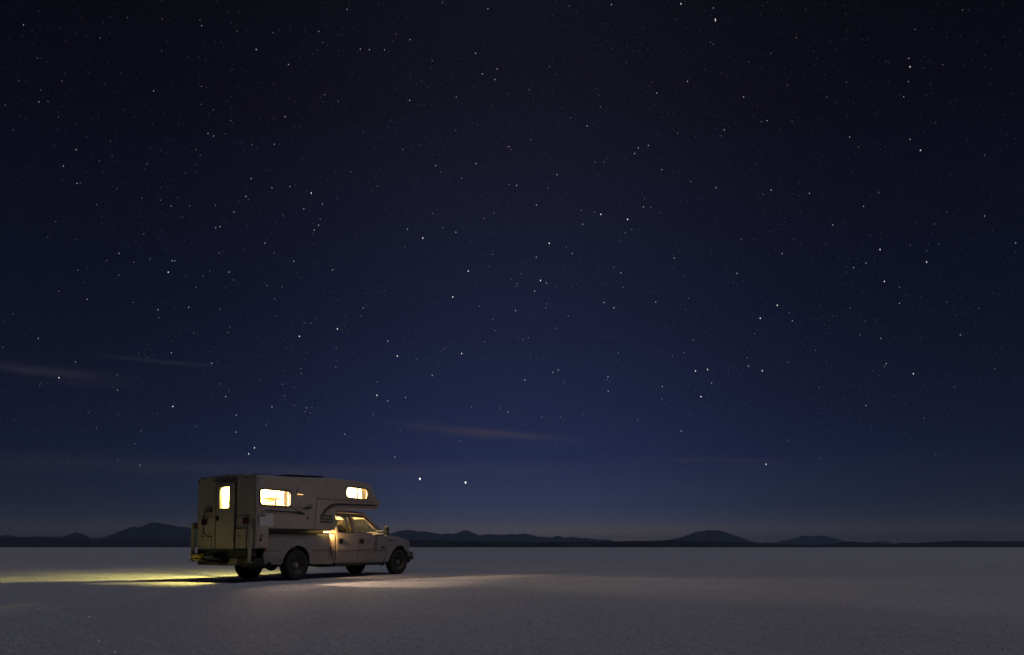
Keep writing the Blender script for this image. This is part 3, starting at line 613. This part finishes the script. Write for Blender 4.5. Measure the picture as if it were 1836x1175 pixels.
for v in bm.verts:
    n = v.co.copy(); v.co = Vector((1.90 + n.x * .30, -.52 + n.y * .38, 1.24 + n.z * .33 * (1 + .15 * math.sin(7 * n.x + 3) * math.cos(5 * n.y))))
build('load_on_rear_seat', bm, M['luggage'], truck)
bm = bmesh.new()
cw = Vector((3.02, .45, 1.24)); axis = Vector((-.82, 0, .57)).normalized(); qq = axis.to_track_quat('Z', 'Y')
tube(bm, [cw + qq @ Vector((.19 * math.cos(a), .19 * math.sin(a), 0)) for a in [2 * math.pi * k / 28 for k in range(28)] + [0]], .016)
for a in (R(0), R(140), R(220)): cyl(bm, cw, cw + qq @ Vector((.18 * math.cos(a), .18 * math.sin(a), 0)), .016)
cyl(bm, cw, cw - axis * .35, .03); build('steering_wheel', bm, M['black'], truck)
for y in (-.74, .74):
    bm = bmesh.new(); tube(bm, [(3.40, y, 1.46), (3.34, y * .98, 1.50), (3.20, y * .97, 1.62), (3.18, y, 1.66)], .014); build('grab_handle', bm, M['trim'], truck)
for y in (-.86, .86):
    bm = bmesh.new(); tube(bm, [(2.28, y, 1.78), (2.30, y * .93, 1.55), (2.36, y * .72, 1.20), (2.45, y * .45, .98)], .022, 6); build('seat_belt', bm, M['trim'], truck)
    bm = bmesh.new(); box(bm, (2.98, y * .55, 1.80), (.16, .50, .02), Matrix.Rotation(R(25), 3, 'Y').to_euler()); build('sun_visor', bm, M['trim'], truck, bevel=.006)
    bm = bmesh.new(); tube(bm, [(2.84, y * .87, 1.86), (3.2, y * .93, 1.60), (3.52, y * .98, 1.37), (3.62, y, 1.30)], .03, 8); build('pillar_trim', bm, M['trim'], truck)
bm = bmesh.new(); box(bm, (3.10, 0, 1.80), (.05, .25, .07)); build('rear_view_mirror', bm, M['black'], truck, bevel=.01)
bm = bmesh.new(); box(bm, (2.35, 0, 1.862), (.14, .10, .02)); dome = build('dome_lamp', bm, M['bulb2'], truck, bevel=.004)
def lamp(name, loc, power, col, parent, radius=.04):
    l = bpy.data.lights.new(name, 'POINT'); l.energy = power; l.color = col; l.shadow_soft_size = radius
    o = bpy.data.objects.new(name, l); COL.objects.link(o); o.parent = parent; o.location = loc; return o
lamp('dome_lamp_light', (2.35, 0, 1.80), 520, (1, .66, .38), truck, .11)

# ------------------------------------------------------------------ camper
camper = empty('truck_camper', (VX, VY, 0), RZ, label='cream fibreglass camper with lit windows riding on the pickup bed', cat='camper')
HW = 1.145
prof = [(-1.50, .85), (-1.13, .85), (-1.11, 1.335), (1.25, 1.355), (1.25, 1.86), (1.33, 1.92), (1.55, 1.945), (3.03, 2.05), (3.13, 2.09), (3.19, 2.27), (3.10, 2.33),
        (2.78, 2.74), (2.70, 2.80), (2.55, 2.828), (2.1, 2.85), (1.8, 2.853), (1.18, 2.838), (.51, 2.775), (-.42, 2.718), (-1.40, 2.675), (-1.47, 2.66), (-1.50, 2.62)]
def crown(y, x, z): return .075 * (1 - (y / HW) ** 2) * max(0, min(1, (z - 2.45) / .2))
CR = .10
def corner(x, y):
    e = abs(y) - (HW - CR)
    if e <= 0 or x > -1.0: return x
    edge_ = -1.5 + CR - math.sqrt(max(0, CR * CR - e * e))
    return edge_ + (x + 1.5) * (-1.0 - edge_) / .5
def shell_rings(poly, stations):
    return [[(corner(x, y), y, z + crown(y, x, z)) for x, z in (offset(poly, ins) if ins else poly)] for y, ins in stations]
def skin(bm, rings, flip=False):
    vs_ = [[bm.verts.new(p) for p in r] for r in rings]; n = len(rings[0])
    for a, b in zip(vs_, vs_[1:]):
        for i in range(n):
            f = (a[i], a[(i + 1) % n], b[(i + 1) % n], b[i]); bm.faces.new(f)
    bm.faces.new(vs_[0][::-1]); bm.faces.new(vs_[-1])
bo = bmesh.new(); skin(bo, shell_rings(prof, [(-HW, .05), (-HW + .005, .03), (-HW + .02, .012), (-HW + .05, 0), (-HW + .085, 0), (-HW + .125, 0), (-HW + .17, 0), (-.8, 0), (-.4, 0), (0, 0), (.4, 0), (.8, 0), (HW - .17, 0), (HW - .125, 0), (HW - .085, 0), (HW - .05, 0), (HW - .02, .012), (HW - .005, .03), (HW, .05)]))
bmesh.ops.recalc_face_normals(bo, faces=bo.faces[:])
room = [(-1.46, 1.39), (1.21, 1.395), (1.21, 1.90), (1.30, 1.985), (3.0, 2.10), (3.12, 2.27), (2.74, 2.69), (2.55, 2.78), (1.8, 2.805), (1.18, 2.79), (.51, 2.73), (-.42, 2.67), (-1.40, 2.63), (-1.46, 2.60)]
bi = bmesh.new(); skin(bi, shell_rings(room, [(-HW + .045, .0), (-HW + .1, 0), (-.5, 0), (0, 0), (.5, 0), (HW - .1, 0), (HW - .045, 0)])); bmesh.ops.recalc_face_normals(bi, faces=bi.faces[:])
bmesh.ops.reverse_faces(bi, faces=bi.faces[:])
tmp = bpy.data.meshes.new('t'); bi.to_mesh(tmp); bi.free(); bo.from_mesh(tmp)
MAINW = (-1.395, 1.945, -.435, 2.325); CABW = (1.66, 2.33, 2.62, 2.63); DOORW = (.245 - .435, 1.87, .17, 2.42)
DV0, DV1 = -.185 , .170                    # door window in y
FARW = [(-1.38, 1.95, -.78, 2.33), (-.32, 1.965, .46, 2.33)]
cut = [lambda cb: prism(cb, rrect(*MAINW, .075), -1.3, -1.0), lambda cb: prism(cb, rrect(*CABW, .11), -1.3, -1.0),
       lambda cb: prismx(cb, rrect(DV0, 1.87, DV1, 2.42, .035), -1.7, -1.3), lambda cb: prism(cb, rrect(*CABW, .11), 1.0, 1.3)]
cut += [lambda cb, f=f: prism(cb, rrect(*f, .075), 1.0, 1.3) for f in FARW]
bo = boolean(bo, cut)
shell = finish_keep('shell', bo, M['shell'], camper, 28)
shell.data.materials.append(M['shell_in'])
for p in shell.data.polygons:
    c_ = p.center; 
    if -1.465 < c_.x < 3.13 and abs(c_.y) < HW - .04 and c_.z > 1.38:
        # inside faces lie just inside the room outline
        outz = float(np.interp(c_.x, [q_[0] for q_ in prof[14:][::-1]], [q_[1] for q_ in prof[14:][::-1]])) + crown(c_.y, c_.x, c_.z)
        if c_.x < 2.6 and c_.z < outz - .025 and not (c_.x > 1.24 and c_.z < 1.9) and not (c_.x > 1.2 and p.normal.z < -.5): p.material_index = 1
        elif c_.x > 1.25 and c_.z > 2.0 and p.normal.z > .5 and c_.z < 2.2: p.material_index = 1
# body tub between the bed sides, up to the doorway
bm = bmesh.new(); prismx(bm, [(-.72, .80), (.72, .80), (.72, 1.33), (-.72, 1.33)], -1.485, 1.2); build('lower_tub', bm, M['shell'], camper)
# windows
def slider(name, rect, r, sd, parent, split=.5):
    x0, z0, x1, z1 = rect; y = sd * HW
    outer = rrect(x0 - .03, z0 - .03, x1 + .03, z1 + .03, r + .03); inner = rrect(x0 + .002, z0 + .002, x1 - .002, z1 - .002, r)
    bm = bmesh.new(); n = len(outer)
    fr = [[bm.verts.new((px, yy, pz)) for px, pz in pl] for pl, yy in ((outer, y + sd * .003), (outer, y + sd * .016), (inner, y + sd * .016), (inner, y - sd * .045))]
    for a, b in zip(fr, fr[1:]):
        for i in range(n): bm.faces.new((a[i], a[(i + 1) % n], b[(i + 1) % n], b[i]))
    xm = x0 + (x1 - x0) * split
    box(bm, (xm, y - sd * .01, (z0 + z1) / 2), (.028, .03, z1 - z0 - .002))
    wf = build(name, bm, M['darkframe'], parent, 50)
    for a, b_ in ((x0 + .003, xm - .015), (xm + .015, x1 - .003)):
        bm = bmesh.new(); prism(bm, [(px, pz) for px, pz in inner if a <= px <= b_] + ([(b_, z0 + .003), (b_, z1 - .003)] if b_ < x1 - .1 else [(a, z1 - .003), (a, z0 + .003)]) if False else rrect(a, z0 + .003, b_, z1 - .003, r * .9), y - sd * .014, y - sd * .018)
        build('pane', bm, M['glass'], wf)
    return wf
slider('side_window', MAINW, .075, -1, camper); slider('sleeping_window', CABW, .11, -1, camper, .52); slider('sleeping_window', CABW, .11, 1, camper, .52)
for f in FARW: slider('side_window', f, .075, 1, camper)
# entry door on the back
bm = bmesh.new(); prismx(bm, rrect(-.375, .845, .31, 2.50, .04), -1.528, -1.503)
bm = boolean(bm, [lambda cb: prismx(cb, rrect(DV0, 1.87, DV1, 2.42, .035), -1.7, -1.3)]); door = build('entry_door', bm, M['shell'], camper, bevel=0)
bm = bmesh.new(); fo = rrect(-.405, .825, .34, 2.53, .05); fi = rrect(-.377, .847, .312, 2.498, .038)
n = len(fo); A = [[bm.verts.new((xx, py, pz)) for py, pz in pl] for pl, xx in ((fo, -1.502), (fo, -1.536), (fi, -1.536), (fi, -1.502))]
for a, b_ in zip(A, A[1:]):
    for i in range(n): bm.faces.new((a[i], a[(i + 1) % n], b_[(i + 1) % n], b_[i]))
build('door_frame', bm, M['belt'], camper)
bm = bmesh.new(); fo = rrect(DV0 - .025, 1.845, DV1 + .025, 2.445, .05); fi = rrect(DV0 + .003, 1.873, DV1 - .003, 2.417, .033)
n = len(fo); A = [[bm.verts.new((xx, py, pz)) for py, pz in pl] for pl, xx in ((fo, -1.53), (fo, -1.543), (fi, -1.543), (fi, -1.47))]
for a, b_ in zip(A, A[1:]):
    for i in range(n): bm.faces.new((a[i], a[(i + 1) % n], b_[(i + 1) % n], b_[i]))
build('door_window', bm, M['darkframe'], door)
bm = bmesh.new(); prismx(bm, rrect(DV0 + .004, 1.874, DV1 - .004, 2.416, .033), -1.515, -1.511); build('pane', bm, M['glass'], door)
bm = bmesh.new(); box(bm, (-1.54, .24, 1.62), (.03, .07, .12)); box(bm, (-1.56, .24, 1.60), (.03, .03, .09)); build('door_handle', bm, M['black'], door, bevel=.006)
for z in (1.05, 1.65, 2.30):
    bm = bmesh.new(); cyl(bm, (-1.535, -.385, z - .04), (-1.535, -.385, z + .04), .012, None, 8); build('hinge', bm, M['belt'], door)
# belt moulding, ledges and seams
def strip(name, x0, x1, z0, z1, sd=-1, mat='belt', proud=.012, dz=0.0, parent=None):
    bm = bmesh.new(); y = sd * HW; prism(bm, [(x0, z0), (x1, z0 + dz), (x1, z1 + dz), (x0, z1)], y + sd * .001, y + sd * proud); return build(name, bm, M[mat], parent or camper)
for sd in (-1, 1):
    bm = bmesh.new(); prism(bm, [(.51, 2.235), (3.195, 2.292), (3.195, 2.325), (.51, 2.268)], sd * (HW + .001), sd * (HW + .035)); build('rub_ledge', bm, M['shell'], camper, bevel=.008)
    strip('wing_moulding', -1.10, 1.24, 1.337, 1.352, sd, 'stripe', .010, .018)
    bm = bmesh.new(); prism(bm, [(.50, 2.234), (.515, 2.234), (.44, 1.45), (.425, 1.45)], sd * (HW + .001), sd * (HW + .009)); build('panel_seam', bm, M['belt'], camper)
    bm = bmesh.new(); tube(bm, [(x, sd * (HW - .004), z) for x, z in [(-1.44, 2.615), (-.42, 2.668), (.51, 2.725), (1.18, 2.786), (1.8, 2.80), (2.55, 2.775), (2.68, 2.748)]], .011, 6); build('roof_moulding', bm, M['shell'], camper)
    # curved double stripe sweeping under the cab-over
    for dr, wd in ((0, .055), (.085, .026)):
        bm = bmesh.new(); cpts = []
        for k in range(15):
            a = R(172 - 82 * k / 14); cpts.append((1.36 + (.70 - dr) * math.cos(a), 1.62 + (.515 - dr * .9) * math.sin(a)))
        cpts.append((3.05 - dr, 2.195 - dr))
        inn = [(x + wd * .7 if i < 14 else x, z - wd) for i, (x, z) in enumerate(cpts)]
        prism(bm, cpts + inn[::-1], sd * (HW + .0015), sd * (HW + .004)); build('curved_stripe', bm, M['stripe' if dr == 0 else 'stripe2'], camper)
    # long stripes with the folded arrow tip, and pine-branch emblem
    bm = bmesh.new(); prism(bm, [(-1.26, 1.785), (.04, 1.785), (.10, 1.755), (-.05, 1.822), (-1.22, 1.818)], sd * (HW + .0015), sd * (HW + .004)); build('side_stripe', bm, M['stripe'], camper)
    bm = bmesh.new(); prism(bm, [(-1.40, 1.748), (.06, 1.742), (.06, 1.760), (-1.40, 1.768)], sd * (HW + .0015), sd * (HW + .004)); build('side_stripe', bm, M['stripe2'], camper)
    bm = bmesh.new(); prism(bm, [(-.45, 1.945), (-.43, 1.955), (-.02, 1.805), (.09, 1.785), (-.05, 1.79)], sd * (HW + .0018), sd * (HW + .0045)); build('arrow_stripe', bm, M['stripe'], camper)
    bm = bmesh.new(); prism(bm, [(-.44, 1.925), (.10, 1.945), (.40, 1.925), (.10, 1.93)], sd * (HW + .0015), sd * (HW + .004)); y0, y1 = sd * (HW + .0015), sd * (HW + .004)
    for x, z, a, s in ((-.02, 1.90, .3, .07), (.13, 1.90, -.2, .09), (.22, 1.925, .2, .10), (.10, 1.94, .5, .08), (.29, 1.945, -.3, .08), (.18, 1.965, .4, .06)):
        ca, sa = math.cos(a), math.sin(a)
        prism(bm, [(x + ca * p - sa * q, z + sa * p + ca * q) for p, q in ((-s, 0), (-s * .2, -s * .22), (s, .02), (-s * .1, s * .25))], y0, y1)
    for k in range(11):
        a0, a1 = R(-40 + 22 * k), R(-40 + 22 * (k + 1))
        r0, r1 = .085, .072
        if k % 4 == 3: continue
        prism(bm, [(.26 + r * math.cos(a), 1.985 + r * math.sin(a) * .8) for r, a in ((r0, a0), (r0, a1), (r1, a1), (r1, a0))], y0, y1)
    for p, q in ((.22, 2.0), (.29, 2.02), (.25, 1.97)): prism(bm, arc(p, q, .018, 0, 330, 9), y0, y1)
    build('emblem', bm, M['stripe'], camper)
    # louvres behind the cab
    for z in (1.735, 1.65, 1.565):
        bm = bmesh.new(); box(bm, (.88, sd * (HW + .007), z), (.46, .012, .02)); box(bm, (.88, sd * (HW + .004), z + .03), (.46, .007, .035)); build('louvre', bm, M['belt'], camper)
# hatches on the near side
bm = bmesh.new(); box(bm, (-1.215, -HW - .007, 1.57), (.43, .014, .33)); hatch = build('fridge_hatch', bm, M['white'], camper, bevel=.008)
bm = bmesh.new()
for k in range(5): box(bm, (-1.32, -HW - .017, 1.645 + k * .017), (.15, .006, .009))
build('hatch_grille', bm, M['belt'], hatch)
bm = bmesh.new(); cyl(bm, (-1.07, -HW - .013, 1.50), (-1.07, -HW - .022, 1.50), .014); build('hatch_lock', bm, M['black'], hatch)
bm = bmesh.new(); box(bm, (.18, -HW - .007, 1.66), (.085, .014, .075)); build('power_inlet', bm, M['belt'], camper, bevel=.01)
bm = bmesh.new(); box(bm, (.20, -HW - .006, 1.50), (.02, .012, .02)); build('screw_cover', bm, M['black'], camper)
bm = bmesh.new(); box(bm, (-.31, -HW - .006, 1.76), (.62, .012, .022)); 
bm.free()
# cooker hood vent with a glow under its flap
bm = bmesh.new(); prism(bm, [(-.235, 2.31), (-.01, 2.31), (-.01, 2.425), (-.235, 2.425)], -HW - .001, -HW - .03); hv = build('hood_vent', bm, M['shell'], camper, bevel=.006)
bm = bmesh.new(); box(bm, (-.11, -HW - .020, 2.302), (.20, .03, .016)); build('vent_flap', bm, M['black'], hv)
bm = bmesh.new(); box(bm, (-.11, -HW - .014, 2.285), (.19, .02, .016)); build('vent_lamp', bm, M['lowlamp'], hv)
# wing details at the rear corner
bm = bmesh.new(); box(bm, (-1.34, -HW - .006, 1.165), (.06, .012, .03)); build('side_reflector', bm, M['red'], camper)
bm = bmesh.new(); cyl(bm, (-1.37, -HW - .002, 1.10), (-1.37, -HW - .014, 1.10), .024); cyl(bm, (-1.37, -HW - .002, 1.05), (-1.37, -HW - .014, 1.05), .030); build('water_filler', bm, M['black'], camper)
# rear face
bm = bmesh.new(); box(bm, (-1.506, 0, 1.665), (.012, 1.90, .014)); build('rear_belt', bm, M['belt'], camper)
bm = bmesh.new(); box(bm, (-1.512, -.62, 1.11), (.024, .40, .50)); rh = build('rear_hatch', bm, M['shell'], camper, bevel=.012)
bm = bmesh.new(); fo = rrect(-.86, .82, -.40, 1.39, .03); fi = rrect(-.835, .845, -.425, 1.365, .02)
bm.free()
bm = bmesh.new(); box(bm, (-1.528, -.62, 1.345), (.012, .40, .03)); build('hatch_trim', bm, M['belt'], rh)
bm = bmesh.new(); box(bm, (-1.529, -.58, 1.16), (.014, .08, .035)); build('reflector', bm, M['red'], rh)
for y in (-.85, .86):
    bm = bmesh.new(); box(bm, (-1.515, y * .92, 1.53), (.03, .20, .16)); tlm = build('tail_lamp_panel', bm, M['black'], camper, bevel=.01)
    bm = bmesh.new()
    for k in range(3): box(bm, (-1.533, y * .92 - .06 + .06 * k, 1.53), (.012, .045, .13))
    build('lamp_lens', bm, M['red'], tlm, bevel=.008)
bm = bmesh.new(); box(bm, (-1.512, .86, 1.16), (.012, .08, .03)); build('reflector', bm, M['red'], camper)
bm = bmesh.new(); box(bm, (-1.512, .62, .98), (.024, .30, .28)); build('battery_hatch', bm, M['shell'], camper, bevel=.01)
bm = bmesh.new(); tube(bm, [(-1.50, .50, 1.80), (-1.58, .62, 1.80), (-1.60, .68, 1.74), (-1.60, .70, 1.5), (-1.60, .68, 1.25), (-1.56, .60, 1.17), (-1.50, .48, 1.15)], .016); build('grab_rail', bm, M['black'], camper)
bm = bmesh.new(); box(bm, (-1.54, .62, 1.84), (.08, .30, .03)); build('awning_bracket', bm, M['belt'], camper, bevel=.006)
bm = bmesh.new(); box(bm, (-1.535, 0, 2.575), (.07, .86, .03)); build('door_gutter', bm, M['belt'], camper, bevel=.006)
for y in (-.75, -.28, -.08, .12, .32, 1.03):
    bm = bmesh.new(); box(bm, (-1.51, y, 2.615 if abs(y) > .7 else 2.645), (.03, .06, .028)); build('marker_lamp', bm, M['black'], camper, bevel=.006)
bm = bmesh.new(); box(bm, (-1.40, 1.02, 2.70), (.07, .06, .05)); build('aerial_mount', bm, M['black'], camper, bevel=.01)
bm = bmesh.new(); box(bm, (-1.46, -.02, .735), (.14, 2.06, .21)); build('rear_skirt', bm, M['frame'], camper, bevel=.01)
bm = bmesh.new(); box(bm, (-1.62, .10, .585), (.30, .52, .03)); box(bm, (-1.62, .10, .50), (.26, .46, .02)); 
for y in (-.14, .34): box(bm, (-1.62, y, .55), (.28, .02, .14))
build('entry_step', bm, M['frame'], camper)
bm = bmesh.new(); box(bm, (-1.58, .86, .565), (.24, .44, .03)); cyl(bm, (-1.62, .68, .655), (-1.62, 1.06, .655), .075, None, 18); build('hose_carrier', bm, M['yellow_lit'], camper, bevel=.006)
# corner jacks
for x, y in ((-1.60, -1.03), (-1.56, 1.14), (.98, 1.22)):
    bm = bmesh.new(); box(bm, (x, y, 1.06), (.075, .075, .86)); j = build('corner_jack', bm, M['alu'], camper, bevel=.008)
    bm = bmesh.new(); box(bm, (x, y, .58), (.055, .055, .12)); box(bm, (x, y, .51), (.12, .12, .015)); build('jack_foot', bm, M['alu'], j)
    bm = bmesh.new(); box(bm, (x + .05, y * .985, 1.44), (.12, .12, .16)); build('jack_bracket', bm, M['belt'], j, bevel=.008)
# roof gear
bm = bmesh.new(); box(bm, (-.45, .1, 2.80), (.62, .62, .05)); rv = build('roof_vent', bm, M['black'], camper, bevel=.015)
bm = bmesh.new(); box(bm, (.55, -.35, 2.865), (1.30, .70, .03), Matrix.Rotation(R(-3.5), 3, 'Y').to_euler()); sp = build('solar_panel', bm, M['solar'], camper)
bm = bmesh.new(); box(bm, (1.15, .1, 2.905), (.62, .66, .06)); build('air_vent_cover', bm, M['white'], camper, bevel=.02)
for x in (-.05, 1.1):
    for y in (-.66, -.04):
        bm = bmesh.new(); box(bm, (x, y, 2.82 + .04 * x), (.05, .03, .06)); build('panel_mount', bm, M['alu'], sp)
# tie-down turnbuckles from the chassis to the camper wing
for sd in (-1, 1):
    bm = bmesh.new(); cyl(bm, (1.26, sd * 1.03, .50), (1.04, sd * 1.075, 1.34), .008, None, 8); cyl(bm, (1.215, sd * 1.04, .66), (1.155, sd * 1.052, .90), .02, None, 10); build('tie_down', bm, M['black'], camper)
# interior: cabinets, blind, cushions, curtains, lamps
bm = bmesh.new(); box(bm, (.86, .93, 2.47), (.66, .32, .30)); build('overhead_cabinet', bm, M['wood'], camper, bevel=.01)
bm = bmesh.new(); box(bm, (-.55, -.95, 2.53), (1.5, .20, .16)); build('valance', bm, M['shell_in'], camper, bevel=.01)
bm = bmesh.new(); box(bm, (-1.2, .86, 1.9), (.5, .45, 1.0)); 
bm.free()
bm = bmesh.new(); box(bm, (.95, -.78, 1.75), (.5, .55, .70)); build('fridge_cabinet', bm, M['wood'], camper, bevel=.01)
bm = bmesh.new(); box(bm, (2.1, 0, 2.13), (1.5, 1.9, .14)); build('mattress', bm, M['cushion'], camper, bevel=.04)
for x, w_ in ((-.50, .07), (2.53, .10)):
    bm = bmesh.new(); pts = [(x - w_ + .02 * k, -1.05 + .012 * (k % 2)) for k in range(int(w_ / .01) + 1)]
    for (xa, ya), (xb, yb) in zip(pts, pts[1:]):
        z0, z1 = (1.93, 2.36) if x < 1 else (2.27, 2.66)
        bm.faces.new([bm.verts.new(p) for p in ((xa, ya, z0), (xb, yb, z0), (xb, yb, z1), (xa, ya, z1))])
    bmesh.ops.remove_doubles(bm, verts=bm.verts[:], dist=1e-5); bmesh.ops.solidify(bm, geom=bm.faces[:], thickness=.004); build('curtain', bm, M['shade'], camper)
bm = bmesh.new(); bmesh.ops.create_icosphere(bm, subdivisions=2, radius=.022, matrix=Matrix.Translation((-1.13, -.85, 2.335))); rl = build('reading_lamp', bm, M['bulb'], camper)
bm = bmesh.new(); cyl(bm, (-1.37, -.10, 2.62), (-1.37, -.10, 2.67), .07, .08, 18); cl = build('ceiling_lamp', bm, M['bulb2'], camper)
bm = bmesh.new(); cyl(bm, (2.0, 0, 2.80), (2.0, 0, 2.85), .07, .08, 18); build('ceiling_lamp', bm, M['bulb2'], camper)
lamp('reading_lamp_light', (-1.13, -.85, 2.335), 190, (1, .66, .46), camper, .10)
bm = bmesh.new(); bmesh.ops.create_icosphere(bm, subdivisions=2, radius=.022, matrix=Matrix.Translation((.0, .845, 2.39))); build('reading_lamp', bm, M['bulb'], camper)
bm = bmesh.new(); box(bm, (-.02, .785, 2.40), (.26, .008, .22)); build('lamp_blocker', bm, M['white'], camper, bevel=.002)  # added plate, stops the far lamp shining out through the near window
lamp('reading_lamp_light', (.0, .845, 2.39), 3000, (1, .85, .24), camper, .03)
lamp('entry_lamp_light', (-1.37, -.10, 2.57), 1050, (1, .83, .21), camper, .04)
bm = bmesh.new(); box(bm, (-1.305, -.32, 2.12), (.31, .02, 1.0)); build('entry_lamp_baffle', bm, M['shell_in'], camper)  # added panel, blocks the entry lamp's light from the main side window
bm = bmesh.new(); cyl(bm, (-1.38, -.58, 2.625), (-1.38, -.58, 2.66), .06, .07, 18); build('ceiling_lamp', bm, M['bulb2'], camper)
lamp('ceiling_lamp_light', (-1.40, -.58, 2.57), 1000, (1, .69, .47), camper, .045)
lamp('bunk_lamp_light', (2.0, -.1, 2.71), 950, (1, .68, .46), camper, .12)
# work lamp tucked under the wing, in front of the bed
bm = bmesh.new(); box(bm, (.98, -1.085, 1.305), (.24, .05, .035)); wl = build('wing_lamp', bm, M['backing'], camper, bevel=.005)
bm = bmesh.new()
for x in (.90, 1.02): box(bm, (x, -1.113, 1.305), (.02, .01, .05))
build('lamp_clip', bm, M['black'], wl)
wlo = lamp('wing_lamp_light', (1.14, -1.09, 1.305), 60, (1, .56, .17), camper, .02)
wlo.data = bpy.data.lights.new('wing_lamp_light', 'SPOT'); wlo.data.energy = 52; wlo.data.color = (1, .56, .17); wlo.data.shadow_soft_size = .02
wlo.data.spot_size = R(150); wlo.data.spot_blend = .7
wlo.rotation_euler = (-Vector((1.0, .05, -.30))).to_track_quat('Z', 'Y').to_euler()
